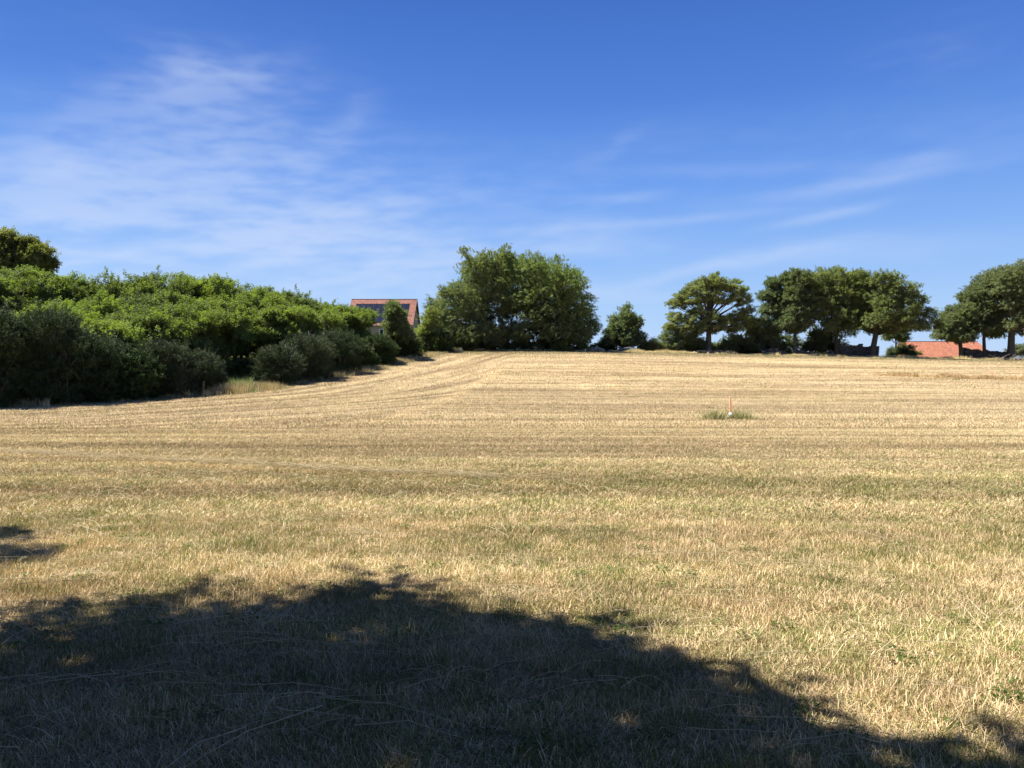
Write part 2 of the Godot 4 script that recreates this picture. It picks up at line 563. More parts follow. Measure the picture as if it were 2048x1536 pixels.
func make_materials() -> void:
	M.leaf = mat(0.55)
	M.leaf.backlight_enabled = true
	M.leaf.backlight = Color(0.95, 1.0, 0.55)
	M.leaf.metallic_specular = 0.35
	M.dull_leaf = mat(0.7)
	M.dull_leaf.backlight_enabled = true
	M.dull_leaf.backlight = Color(0.5, 0.55, 0.25)
	M.dull_leaf.metallic_specular = 0.35
	M.grass = mat(0.65)
	M.grass.backlight_enabled = true
	M.grass.backlight = Color(0.5, 0.48, 0.3)
	M.bark = tri_tex(mat(0.95, Color.WHITE, false), speckle(21, 0.03, [lin(0.05, 0.042, 0.032), lin(0.13, 0.11, 0.085), lin(0.20, 0.175, 0.14)], [0.2, 0.55, 0.85]), 0.9, bump(22, 0.04), 6.0)
	M.pale_bark = tri_tex(mat(0.9, Color.WHITE, false), speckle(23, 0.03, [lin(0.13, 0.12, 0.10), lin(0.28, 0.26, 0.22)], [0.25, 0.8]), 0.9, bump(24, 0.04), 3.0)
	M.soil = tri_tex(mat(1.0), speckle(25, 0.05, [lin(0.55, 0.5, 0.42), lin(0.95, 0.92, 0.86), lin(1.0, 1.0, 1.0)], [0.2, 0.55, 0.85]), 1.3, bump(26, 0.05), 3.0)
	M.stone = tri_tex(mat(0.95), speckle(27, 0.03, [lin(0.6, 0.58, 0.54), lin(1, 1, 1)], [0.25, 0.75]), 1.2, bump(28, 0.05), 3.0)
	M.render = tri_tex(mat(0.95, Color.WHITE, false), speckle(29, 0.01, [lin(0.33, 0.28, 0.21), lin(0.42, 0.365, 0.28)], [0.2, 0.8]), 0.4, bump(30, 0.1), 0.6)
	M.tile = mat(0.85)
	M.roof_deck = mat(0.9, lin(0.22, 0.08, 0.05), false)
	M.panel = mat(0.22, lin(0.010, 0.013, 0.028), false)
	M.panel.metallic_specular = 0.3
	M.frame = mat(0.45, lin(0.02, 0.02, 0.024), false)
	M.orange = mat(0.5, lin(0.85, 0.33, 0.19), false)
	M.white = mat(0.45, lin(0.82, 0.82, 0.80), false)
	M.wood = tri_tex(mat(0.85, Color.WHITE, false), speckle(31, 0.02, [lin(0.16, 0.085, 0.055), lin(0.30, 0.17, 0.11)], [0.2, 0.8]), 3.0)
	M.gravel = tri_tex(mat(0.95, Color.WHITE, false), speckle(32, 0.12, [lin(0.08, 0.085, 0.09), lin(0.17, 0.175, 0.18)], [0.25, 0.75]), 0.8, bump(33, 0.15), 4.0)
	M.glass = mat(0.1, lin(0.03, 0.035, 0.04), false)
	# leafy twigs: leaf sizes in metres
	S.oak = sprig(1, 22, 0.55, 0.15, 0.62, 0.22)
	S.ash = sprig(2, 22, 0.6, 0.16, 0.45, 0.2, 0.15)
	S.walnut = sprig(3, 20, 0.6, 0.19, 0.5, 0.22, 0.35)
	S.thorn = sprig(4, 26, 0.42, 0.075, 0.5, 0.22)
	S.bush = sprig(5, 22, 0.42, 0.11, 0.6, 0.22, 0.1)
	S.big = sprig(6, 20, 0.8, 0.24, 0.5, 0.2, 0.3)

# ---------------------------------------------------------------- ground
func make_ground() -> void:
	var ds := PackedFloat32Array()
	var d := -60.0
	while d < 1800.0:
		ds.append(d)
		d += 6.0 if d < -6.0 else (0.35 if d < 24.0 else (0.5 if d < 116.0 else (3.0 if d < 170.0 else 60.0)))
	var xs := PackedFloat32Array()
	var x := 0.0
	while x < 1500.0:
		xs.append(x)
		x += 0.4 if x < 8.0 else (0.9 if x < 40.0 else (1.6 if x < 84.0 else (6.0 if x < 140.0 else 90.0)))
	var all := PackedFloat32Array()
	for i in range(xs.size() - 1, 0, -1):
		all.append(-xs[i])
	all.append_array(xs)
	var verts := PackedVector3Array()
	var cols := PackedColorArray()
	var nrms := PackedVector3Array()
	for dd in ds:
		for xx in all:
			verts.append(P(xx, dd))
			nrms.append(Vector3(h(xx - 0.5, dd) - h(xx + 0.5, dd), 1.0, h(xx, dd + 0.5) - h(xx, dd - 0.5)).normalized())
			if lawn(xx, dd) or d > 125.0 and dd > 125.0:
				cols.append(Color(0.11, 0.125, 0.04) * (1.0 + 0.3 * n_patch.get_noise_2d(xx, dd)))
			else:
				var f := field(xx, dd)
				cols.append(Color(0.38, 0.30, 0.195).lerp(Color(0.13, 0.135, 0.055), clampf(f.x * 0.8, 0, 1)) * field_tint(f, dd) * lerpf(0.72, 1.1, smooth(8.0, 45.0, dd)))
	var idx := PackedInt32Array()
	var w := all.size()
	for i in ds.size() - 1:
		for j in w - 1:
			var a := i * w + j
			idx.append_array([a, a + w, a + w + 1, a, a + w + 1, a + 1])
	var arr := []
	arr.resize(Mesh.ARRAY_MAX)
	arr[Mesh.ARRAY_VERTEX] = verts
	arr[Mesh.ARRAY_NORMAL] = nrms
	arr[Mesh.ARRAY_COLOR] = cols
	arr[Mesh.ARRAY_INDEX] = idx
	var m := ArrayMesh.new()
	m.add_surface_from_arrays(Mesh.PRIMITIVE_TRIANGLES, arr)
	var o := obj("ground", m, M.soil)
	tag(o, "gently rising mown hay field of straw and thin green grass", "field", "", "structure")

func sow(bands: Array, pick: Callable) -> Array:
	# bands: [from, to, per square metre, kinds...]; returns for each kind [places, tints]
	var out := {}
	for b in bands:
		var d: float = b[0]
		var step: float = 1.0 / sqrt(b[2])
		while d < b[1]:
			var half := d * 0.92 + 4.0
			var x := -half
			while x < half:
				var xx := x + rng.randf() * step
				var dd := d + rng.randf() * step
				var got: Array = pick.call(xx, dd, b)
				if got.size():
					if not out.has(got[0]):
						out[got[0]] = [[] as Array[Transform3D], PackedColorArray()]
					out[got[0]][0].append(Transform3D(Basis(Vector3.UP, rng.randf() * TAU).scaled(Vector3(1, got[2], 1) * got[1]), P(xx, dd)))
					out[got[0]][1].append(got[3])
				x += step
			d += step
	return [out]

func make_grass() -> void:
	rng.seed = 77
	var T := {}
	# three sizes of tuft: near, middle, far
	T["straw0"] = tuft(201, 40, 0.10, 0.042, 0.003, 0.14, 0.6, 0.45, 0.5)
	T["straw0b"] = tuft(202, 38, 0.10, 0.052, 0.003, 0.2, 0.55, 0.45, 0.45)
	T["green0"] = tuft(203, 40, 0.09, 0.046, 0.0032, 0.80, 0.0, 0.6, 0.2)
	T["straw1"] = tuft(204, 36, 0.17, 0.046, 0.0055, 0.10, 0.6, 0.5, 0.5)
	T["green1"] = tuft(205, 36, 0.15, 0.048, 0.0055, 0.78, 0.1, 0.6, 0.2)
	T["straw2"] = tuft(206, 26, 0.32, 0.065, 0.014, 0.08, 0.6, 0.6, 0.5)
	T["green2"] = tuft(207, 26, 0.30, 0.08, 0.015, 0.75, 0.2, 0.5, 0.2)
	T["straw3"] = tuft(208, 26, 0.60, 0.07, 0.03, 0.08, 0.6, 0.6, 0.5)
	T["green3"] = tuft(209, 26, 0.55, 0.08, 0.032, 0.72, 0.2, 0.5, 0.2)
	var bands := [[1.2, 4.5, 420.0, 0], [4.5, 9.0, 290.0, 0], [9.0, 16.0, 120.0, 1], [16.0, 28.0, 64.0, 1], [28.0, 62.0, 15.0, 2], [62.0, 114.0, 5.0, 3]]
	var pick := func(x: float, d: float, b: Array) -> Array:
		if lawn(x, d):
			return []
		var f := field(x, d)
		var s := str(b[3])
		var kind := ("green" if rng.randf() < f.x * 0.95 else "straw") + s
		if kind == "straw0" and n_fine.get_noise_2d(x * 0.7, d * 0.7) > 0.05:
			kind = "straw0b"
		var k := rng.randf_range(0.8, 1.2)
		var tall := clampf(1.0 + 0.7 * n_fine.get_noise_2d(x * 1.7, d * 1.7), 0.55, 1.7)
		return [kind, rng.randf_range(0.8, 1.25), tall, field_tint(f, d) * k]
	var got: Dictionary = sow(bands, pick)[0]
	for kind in got:
		var o := many("mown_grass" if kind.begins_with("green") else "stubble", T[kind], M.grass, got[kind][0], got[kind][1])
		var where: String = {"0": "close in front", "1": "in the near half of the field", "2": "across the middle of the field", "3": "on the far slope below the trees"}[kind.substr(5, 1)]
		if kind == "straw0b":
			where = "close in front, in the taller ragged patches"
		tag(o, ("short green grass regrowing " if kind.begins_with("green") else "cut straw coloured stubble ") + where, "grass", "", "stuff")

	# loose stalks of hay lying where the mower dropped them
	var stalk := []
	for v in 4:
		rng.seed = 300 + v
		var st := st_new()
		st.set_smooth_group(1)
		for q in 3:
			var length := rng.randf_range(0.12, 0.55)
			var a := rng.randf_range(-0.35, 0.35)
			var bow := rng.randf_range(-0.08, 0.08)
			var from := Vector3(rng.randf_range(-0.3, 0.3), rng.randf_range(0.0, 0.02), rng.randf_range(-0.1, 0.1))
			var w := rng.randf_range(0.0011, 0.0019)
			var pts := PackedVector3Array()
			var radii := PackedFloat32Array()
			for i in 5:
				var t := i / 4.0
				pts.append(from + Vector3(cos(a) * (t - 0.5) * length, 0.03 * sin(t * PI) + rng.randf_range(-0.004, 0.008), sin(a) * (t - 0.5) * length + bow * sin(t * PI)))
				radii.append(w * lerpf(1.2, 0.6, t))
			var k := rng.randf_range(0.75, 1.1)
			st.set_color(Color(0.64 * k, 0.54 * k, 0.35 * k))
			tube(st, pts, radii, 3)
		stalk.append(done(st))
	rng.seed = 310
	for v in 4:
		var places: Array[Transform3D] = []
		var tints := PackedColorArray()
		for i in 230:
			var d := 2.0 + 15.0 * pow(rng.randf(), 1.25)
			var x := rng.randf_range(-1, 1) * (d * 0.75 + 1.0)
			if n_green.get_noise_2d(x * 1.3 + 90.0, d * 2.2) < 0.0 and rng.randf() < 0.8:
				continue
			var turn := rng.randfn() * 0.22 - 0.12 + (0.0 if rng.randf() < 0.72 else rng.randf() * TAU)
			places.append(Transform3D(Basis(Vector3.UP, turn) * Basis(Vector3.BACK, rng.randfn() * 0.05), P(x, d, 0.045 + rng.randf() * 0.03)).scaled_local(Vector3.ONE * rng.randf_range(0.7, 1.5) * lerpf(1.0, 1.6, smooth(4.0, 14.0, d))))
			tints.append(Color.WHITE * rng.randf_range(0.75, 1.1))
		for i in 90:                                       # the pale row of dropped hay on the left
			var x := rng.randf_range(-13.5, 0.5)
			var d := lerpf(17.4, 12.9, (x + 11.6) / 10.5) + rng.randfn() * 0.14
			places.append(Transform3D(Basis(Vector3.UP, -0.4 + rng.randfn() * 0.3), P(x, d, 0.05 + rng.randf() * 0.03)).scaled_local(Vector3.ONE * rng.randf_range(1.0, 2.0)))
			tints.append(Color.WHITE)
		var o := many("hay_stalks", stalk[v], M.grass, places, tints)
		tag(o, "long pale hay stalks lying loose on the stubble", "hay", "loose hay stalks", "stuff")

	# broad leaved weeds in the stubble
	rng.seed = 330
	var st := st_new()
	for i in 16:
		var a := rng.randf() * TAU
		var r := 0.07 * sqrt(rng.randf())
		var at := Vector3(cos(a) * r, rng.randf_range(0.01, 0.055), sin(a) * r)
		var k := rng.randf_range(0.7, 1.2)
		leaf(st, at, Vector3(cos(a + rng.randfn()), rng.randf_range(0.0, 0.6), sin(a + rng.randfn())).normalized(), Vector3.UP, 0.032, 0.022, Color(0.095 * k, 0.145 * k, 0.03 * k))
	var clover := done(st)
	var places: Array[Transform3D] = []
	var tints := PackedColorArray()
	for i in 1000:
		var d := 2.0 + 13.0 * pow(rng.randf(), 1.2)
		var x := rng.randf_range(-1, 1) * (d * 0.75 + 1.0)
		if n_green.get_noise_2d(x * 2.0, d * 2.0) < 0.12 and rng.randf() < 0.8:
			continue
		places.append(Transform3D(Basis(Vector3.UP, rng.randf() * TAU).scaled(Vector3.ONE * rng.randf_range(0.5, 1.1)), P(x, d)))
		tints.append(Color.WHITE * rng.randf_range(0.7, 1.2))
	var o := many("clover", clover, M.leaf, places, tints)
	tag(o, "small green clover and plantain leaves between the stubble", "clover", "", "stuff")

	# orchard lawn
	rng.seed = 340
	var lw := tuft(341, 26, 0.45, 0.16, 0.025, 0.95, 0.0, 0.4, 0.0)
	places = []
	tints = []
	var d := 46.0
	while d < 100.0:
		var x := -d * 0.72
		while x < hedge_x(d) - 1.0:
			places.append(Transform3D(Basis(Vector3.UP, rng.randf() * TAU), P(x + rng.randf() * 0.6, d + rng.randf() * 0.6)))
			tints.append(Color(1.1, 1.15, 1.0) * rng.randf_range(0.8, 1.2))
			x += 0.62
		d += 0.62
	o = many("orchard_grass", lw, M.grass, places, tints)
	tag(o, "green lawn under the walnut trees behind the hedge", "grass", "", "stuff")

	# uncut verge along the foot of the hedge and below the far trees
	rng.seed = 350
	var vg := tuft(351, 22, 0.28, 0.5, 0.02, 0.62, 0.0, 0.35, 0.0)
	places = []
	tints = []
	for i in 3800:
		d = rng.randf_range(44.5, 108.0)
		var off := absf(rng.randfn()) * 0.9
		var tall := clampf(0.65 + 1.3 * n_fine.get_noise_2d(d * 0.35, 4.0), 0.2, 1.9) * rng.randf_range(0.6, 1.1)
		if d < 62.0 and d > 55.0:
			tall *= 1.3
		places.append(Transform3D(Basis(Vector3.UP, rng.randf() * TAU).scaled(Vector3(1, tall, 1)), P(hedge_x(d) - 1.0 + off * (0.6 + 0.7 * tall), d)))
		tints.append(Color(1, 1, 1).lerp(Color(1.3, 1.25, 1.1), rng.randf()) * rng.randf_range(0.75, 1.1))
	o = many("hedge_verge", vg, M.grass, places, tints)
	tag(o, "uncut grass and weeds along the foot of the hedge", "grass", "", "stuff")
	places = []
	tints = []
	for i in 2600:
		var x := rng.randf_range(-9.0, 82.0)
		d = 110.5 + rng.randfn() * 1.1
		var tall := clampf(0.5 + 1.1 * n_fine.get_noise_2d(x * 0.35, 9.0), 0.1, 1.3)
		places.append(Transform3D(Basis(Vector3.UP, rng.randf() * TAU).scaled(Vector3(1, tall, 1)), P(x, d)))
		tints.append(Color(1.55, 1.5, 1.35) * rng.randf_range(0.7, 1.1))
	o = many("crest_verge", vg, M.grass, places, tints)
	tag(o, "rough dry grass along the crest in front of the far trees", "grass", "", "stuff")

	places = []
	tints = []
	for i in 260:
		d = rng.randf_range(57.0, 66.0)
		var x := hedge_x(d) - 0.9 + rng.randfn() * 0.9
		if absf(x / d + 0.352) > 0.031:
			continue
		places.append(Transform3D(Basis(Vector3.UP, rng.randf() * TAU).scaled(Vector3(1, rng.randf_range(0.5, 2.0) * smooth(0.032, 0.008, absf(x / d + 0.352)), 1)), P(x, d)))
		tints.append(Color(0.8, 1.1, 0.8) * rng.randf_range(0.8, 1.15))
	o = many("tall_grass", vg, M.grass, places, tints)
	tag(o, "pale tall grass standing in the gap of the hedge", "grass", "", "stuff")

	# what the mower went round
	rng.seed = 360
	var tallg := tuft(361, 20, 0.17, 0.46, 0.010, 0.5, 0.0, 0.4, 0.1)
	places = []
	tints = []
	for i in 150:
		var t := rng.randf()
		var x := lerpf(8.5, 10.95, t)
		var edge := smooth(0.0, 0.2, t) * smooth(1.0, 0.75, t)
		if absf(t - 0.5) < 0.09 and rng.randf() < 0.75:
			continue
		places.append(Transform3D(Basis(Vector3.UP, rng.randf() * TAU).scaled(Vector3(1, (0.2 + 0.85 * edge) * rng.randf_range(0.3, 1.25), 1)), P(x, 34.55 + rng.randfn() * 0.3)))
		tints.append(Color(1.05, 1.0, 1.0) * rng.randf_range(0.75, 1.15))
	o = many("uncut_grass", tallg, M.grass, places, tints)
	tag(o, "small tuft of tall green grass left round the near orange stake", "grass", "", "stuff")
	var drytall := tuft(362, 22, 0.3, 0.5, 0.02, 0.22, 0.0, 0.3, 0.0)
	places = []
	tints = []
	for i in 900:
		var x := rng.randf_range(36.0, 52.0)
		d = lerpf(77.4, 73.0, (x - 36.0) / 12.0) + rng.randfn() * 0.5
		var tall := clampf(0.5 + 0.8 * n_fine.get_noise_2d(x * 0.35, 2.0), 0.1, 1.0) * smooth(35.5, 38.0, x) * smooth(53.0, 48.0, x)
		places.append(Transform3D(Basis(Vector3.UP, rng.randf() * TAU).scaled(Vector3(1, tall, 1)), P(x, d)))
		tints.append(Color(1.15, 1.02, 0.9) * rng.randf_range(0.7, 1.1))
	o = many("uncut_grass", drytall, M.grass, places, tints)
	tag(o, "strip of tall dry grass left uncut round the far orange stake", "grass", "", "stuff")

# ---------------------------------------------------------------- buildings and walls
func roof_slab(st: SurfaceTool, a: Vector3, b: Vector3, c: Vector3, d: Vector3, thick: float) -> void:   # a b along the ridge, c d along the eaves (c under b)
	st.set_smooth_group(-1)
	var n := (b - a).cross(d - a).normalized()
	if n.y < 0:
		n = -n
	var u := n * -thick
	quad(st, a, b, c, d)
	quad(st, d + u, c + u, b + u, a + u)
	quad(st, d, c, c + u, d + u)
	quad(st, b, a, a + u, b + u)
	quad(st, a, d, d + u, a + u)
	quad(st, c, b, b + u, c + u)

func tiles(parent: Node, a: Vector3, b: Vector3, d: Vector3, c1: Color, c2: Color, hole := Rect2()) -> void:
	# rows of clay tiles on a slope: a to b the ridge, a to d down to the eaves
	var st := st_new()
	box(st, Vector3(0, 0, 0), Vector3(0.235, 0.035, 0.36))
	var m := done(st)
	var right := (b - a).normalized()
	var down := (d - a).normalized()
	var n := right.cross(down).normalized()
	if n.y < 0:
		n = -n
	var places: Array[Transform3D] = []
	var tints := PackedColorArray()
	var nx := int((b - a).length() / 0.24)
	var ny := int((d - a).length() / 0.30)
	for j in ny:
		for i in nx:
			var u := (i + 0.5) / nx
			var v := (j + 0.5) / ny
			if hole.has_point(Vector2(u, v)):
				continue
			var bs := Basis(right, n, right.cross(n)).rotated(right, 0.09 + rng.randfn() * 0.02)
			places.append(Transform3D(bs, a + (b - a) * u + (d - a) * v + n * (0.035 + rng.randf() * 0.012)))
			tints.append(c1.lerp(c2, rng.randf()) * (1.0 + 0.15 * n_patch.get_noise_2d(i * 6.0, j * 9.0)))
	var o := many("roof_tiles", m, M.tile, places, tints, parent)
	o.set_meta("kind", "stuff")

func make_house() -> void:
	rng.seed = 400
	var g := h(-20.5, 124.0)
	var t := thing("house", "rendered house with brick red tiled roof carrying dark solar panels", "house", Vector3(-20.6, g, -124.5))
	var rise := 15.25 - g                                   # ridge above the ground
	var eave := 11.15 - g
	var st := st_new()
	box(st, Vector3(0, eave / 2 - 0.5, 0), Vector3(10.0, eave + 1.0, 9.6))
	for s in [-1.0, 1.0]:
		var x0: float = 5.0 * s
		var x1: float = 4.7 * s
		for x in [x0, x1]:
			if (x == x0) == (s > 0):
				tri(st, Vector3(x, eave, 4.8), Vector3(x, rise - 0.15, 0), Vector3(x, eave, -4.8))
			else:
				tri(st, Vector3(x, eave, -4.8), Vector3(x, rise - 0.15, 0), Vector3(x, eave, 4.8))
	obj("wall", done(st), M.render, t)
	var roof := Node3D.new()
	roof.name = "roof"
	t.add_child(roof)
	st = st_new()
	var W := 5.3
	var fall := (rise - eave) / 4.8
	var D := 5.25
	var low := rise - fall * D
	roof_slab(st, Vector3(-W, rise, 0), Vector3(W, rise, 0), Vector3(W, low, D), Vector3(-W, low, D), 0.16)
	roof_slab(st, Vector3(W, rise, 0), Vector3(-W, rise, 0), Vector3(-W, low, -D), Vector3(W, low, -D), 0.16)
	obj("roof_deck", done(st), M.roof_deck, roof)
	tiles(roof, Vector3(-W, rise, 0), Vector3(W, rise, 0), Vector3(-W, low, D), Color(0.25, 0.112, 0.085), Color(0.155, 0.07, 0.056), Rect2(0.09, 0.19, 0.8, 0.74))
	tiles(roof, Vector3(W, rise, 0), Vector3(-W, rise, 0), Vector3(W, low, -D), Color(0.25, 0.112, 0.085), Color(0.155, 0.07, 0.056))
	st = st_new()
	for i in 26:
		box(st, Vector3(-W + 0.2 + i * (2 * W - 0.4) / 25.0, rise + 0.03, 0), Vector3(0.40, 0.09, 0.26), Basis(Vector3.BACK, 0.04))
	obj("ridge_tiles", done(st), mat(0.85, lin(0.28, 0.12, 0.085), false), roof)
	# solar panels, nine across and three down
	var down := Vector3(0, low - rise, D)
	var nrm := Vector3(0, D, rise - low).normalized()
	st = st_new()
	box(st, Vector3.ZERO, Vector3(0.915, 0.035, 1.58))
	var pm := done(st)
	var fr := st_new()
	for e in [-1.0, 1.0]:
		box(fr, Vector3(e * 0.465, 0.0, 0), Vector3(0.02, 0.05, 1.64))
		box(fr, Vector3(0, 0.0, e * 0.805), Vector3(0.91, 0.05, 0.02))
	var fm := done(fr)
	for r in 3:
		for c in 9:
			var p := obj("solar_panel", pm, M.panel, roof)
			p.position = Vector3(-W, rise, 0) + Vector3(2 * W * (0.092 + 0.0455 + c * 0.0893), 0, 0) + down * (0.2 + 0.12 + r * 0.246) + nrm * 0.1
			p.basis = Basis(Vector3.RIGHT, nrm, Vector3.RIGHT.cross(nrm))
	st = st_new()
	for r in 3:
		for c in 9:
			var at := Vector3(-W, rise, 0) + Vector3(2 * W * (0.092 + 0.0455 + c * 0.0893), 0, 0) + down * (0.2 + 0.12 + r * 0.246) + nrm * 0.1
			st.append_from(fm, 0, Transform3D(Basis(Vector3.RIGHT, nrm, Vector3.RIGHT.cross(nrm)), at))
	var pf := obj("panel_frames", st.commit(), M.frame, roof)
	# gutter and a pair of windows under the eaves
	st = st_new()
	limb(st, Vector3(-W, low - 0.08, D + 0.06), Vector3(W, low - 0.08, D + 0.06), 0.07, 0.07, 0, 0, 2, 8)
	obj("gutter", done(st), mat(0.5, lin(0.35, 0.30, 0.26), false), t)
	for x in [-2.6, 0.6, 3.2]:
		st = st_new()
		box(st, Vector3(x, eave - 1.7, 4.82), Vector3(1.2, 1.4, 0.06))
		var w := obj("window", done(st), M.white, t)
		st = st_new()
		for s in [-1, 1]:
			box(st, Vector3(x + s * 0.27, eave - 1.7, 4.86), Vector3(0.46, 1.2, 0.03))
		obj("pane", done(st), M.glass, w)

func make_barn() -> void:
	rng.seed = 410
	var g := h(80.0, 150.0)
	var t := thing("barn", "long low barn with bright orange red tiled roof beyond the crest", "barn", Vector3(84.2, g, -151.0))
	var rise := 9.9 - g
	var eave := 6.5 - g
	var W := 8.2
	var D := 4.8
	var st := st_new()
	box(st, Vector3(0, eave / 2 - 0.4, 0), Vector3(2 * W - 0.7, eave + 0.8, 2 * D - 0.6))
	obj("wall", done(st), M.stone, t)
	var roof := Node3D.new()
	roof.name = "roof"
	t.add_child(roof)
	st = st_new()
	var low := eave - 0.1
	roof_slab(st, Vector3(-W, rise, 0), Vector3(W - 1.2, rise, 0), Vector3(W, low, D), Vector3(-W, low, D), 0.15)
	roof_slab(st, Vector3(W - 1.2, rise, 0), Vector3(-W, rise, 0), Vector3(-W, low, -D), Vector3(W, low, -D), 0.15)
	tri(st, Vector3(W - 1.2, rise - 0.01, 0), Vector3(W, low - 0.01, -D), Vector3(W, low - 0.01, D))
	tri(st, Vector3(-W + 0.2, rise - 0.15, 0), Vector3(-W + 0.2, low - 0.1, D), Vector3(-W + 0.2, low - 0.1, -D))
	obj("roof_deck", done(st), mat(0.9, lin(0.3, 0.1, 0.065), false), roof)
	tiles(roof, Vector3(-W, rise, 0), Vector3(W - 1.2, rise, 0), Vector3(-W, low, D), Color(0.34, 0.14, 0.085), Color(0.24, 0.092, 0.06))
	tiles(roof, Vector3(W - 1.2, rise, 0), Vector3(-W, rise, 0), Vector3(W - 1.2, low, -D), Color(0.34, 0.14, 0.085), Color(0.24, 0.092, 0.06))
	st = st_new()
	for i in 36:
		box(st, Vector3(-W + 0.2 + i * (2 * W - 1.6) / 35.0, rise + 0.04, 0), Vector3(0.45, 0.10, 0.28), Basis(Vector3.BACK, 0.05))
	obj("ridge_tiles", done(st), mat(0.85, lin(0.42, 0.19, 0.14), false), roof)

func rock(sd: int, size: Vector3) -> ArrayMesh:
	rng.seed = sd
	var s := SphereMesh.new()
	s.radius = 0.5
	s.height = 1.0
	s.radial_segments = 7
	s.rings = 4
	var st := st_new()
	var a := s.get_mesh_arrays()
	var v: PackedVector3Array = a[Mesh.ARRAY_VERTEX]
	var ix: PackedInt32Array = a[Mesh.ARRAY_INDEX]
	var n := noise(sd, 0.9, 2)
	st.set_smooth_group(-1)
	for i in ix:
		var p := v[i]
		p = p.clamp(Vector3.ONE * -0.36, Vector3.ONE * 0.36) * 1.35
		p *= 1.0 + 0.35 * n.get_noise_3dv(v[i] * 1.5)
		st.add_vertex(p * size)
	return done(st)

func stone_wall(label: String, from: Vector2, to: Vector2, tall: Callable, tint: Color, sd: int) -> void:
	rng.seed = sd
	var mid := (from + to) / 2.0
	var t := thing("stone_wall", label, "wall", P(mid.x, mid.y))
	var length := from.distance_to(to)
	var dir := (to - from) / length
	var rocks := [rock(501, Vector3(1, 1, 1)), rock(502, Vector3(1, 1, 1)), rock(503, Vector3(1, 1, 1))]
	var turn := Basis(Vector3.UP, atan2(dir.y, dir.x))
	var sets := [[[] as Array[Transform3D], PackedColorArray()], [[] as Array[Transform3D], PackedColorArray()], [[] as Array[Transform3D], PackedColorArray()]]
	var s := 0.0
	while s < length:
		var w := rng.randf_range(0.22, 0.46)
		var y := -0.1
		var top: float = tall.call(s / length)
		var at := from + dir * (s + w / 2)
		while y < top:
			var hh := rng.randf_range(0.13, 0.26)
			for layer in [-0.17, 0.17]:
				var k := rng.randi() % 3
				var off := Vector3(rng.randf_range(-0.04, 0.04), 0, layer + rng.randf_range(-0.04, 0.04))
				var size := Vector3(w * 1.12, hh * 1.15, 0.42)
				sets[k][0].append(Transform3D(turn.rotated(Vector3.UP, rng.randf_range(-0.12, 0.12)).scaled_local(size), P(at.x, at.y) - t.position + turn * off + Vector3(0, y + hh / 2, 0)))
				sets[k][1].append(tint * rng.randf_range(0.6, 1.3))
			y += hh
		s += w
	for k in 3:
		var o := many("stones", rocks[k], M.stone, sets[k][0], sets[k][1], t)
		o.set_meta("kind", "stuff")

func heap(called: String, label: String, category: String, x: float, d: float, size: Vector3, count: int, tint: Color, sd: int, stick := 0.0) -> void:
	rng.seed = sd
	var t := thing(called, label, category, P(x, d))
	var places: Array[Transform3D] = []
	var tints := PackedColorArray()
	var m: Mesh = rock(sd + 1, Vector3(1, 1, 1))
	for i in count:
		var a := rng.randf() * TAU
		var r := sqrt(rng.randf())
		var at := Vector3(cos(a) * r * size.x * 0.5, 0, sin(a) * r * size.z * 0.5)
		at.y = size.y * (1.0 - r * r) * rng.randf_range(0.2, 1.0)
		at.y += h(x + at.x, d - at.z) - t.position.y
		places.append(Transform3D(Basis.from_euler(Vector3(rng.randf() * TAU, rng.randf() * TAU, rng.randf() * TAU)).scaled_local(Vector3.ONE * rng.randf_range(0.18, 0.5)), at))
		tints.append(tint * rng.randf_range(0.6, 1.15))
	many("rocks", m, M.stone, places, tints, t).set_meta("kind", "stuff")
	if stick > 0.0:
		var st := st_new()
		for i in int(stick):
			var a := rng.randf() * TAU
			var at := Vector3(rng.randf_range(-0.5, 0.5) * size.x, rng.randf_range(0.0, 0.5) * size.y, rng.randf_range(-0.5, 0.5) * size.z)
			limb(st, at, at + Vector3(cos(a), rng.randf_range(0.0, 0.7), sin(a)) * rng.randf_range(0.6, 1.6), 0.03, 0.01, 0.0, 0.1, 3, 4)
		obj("dry_branches", done(st), M.pale_bark, t)

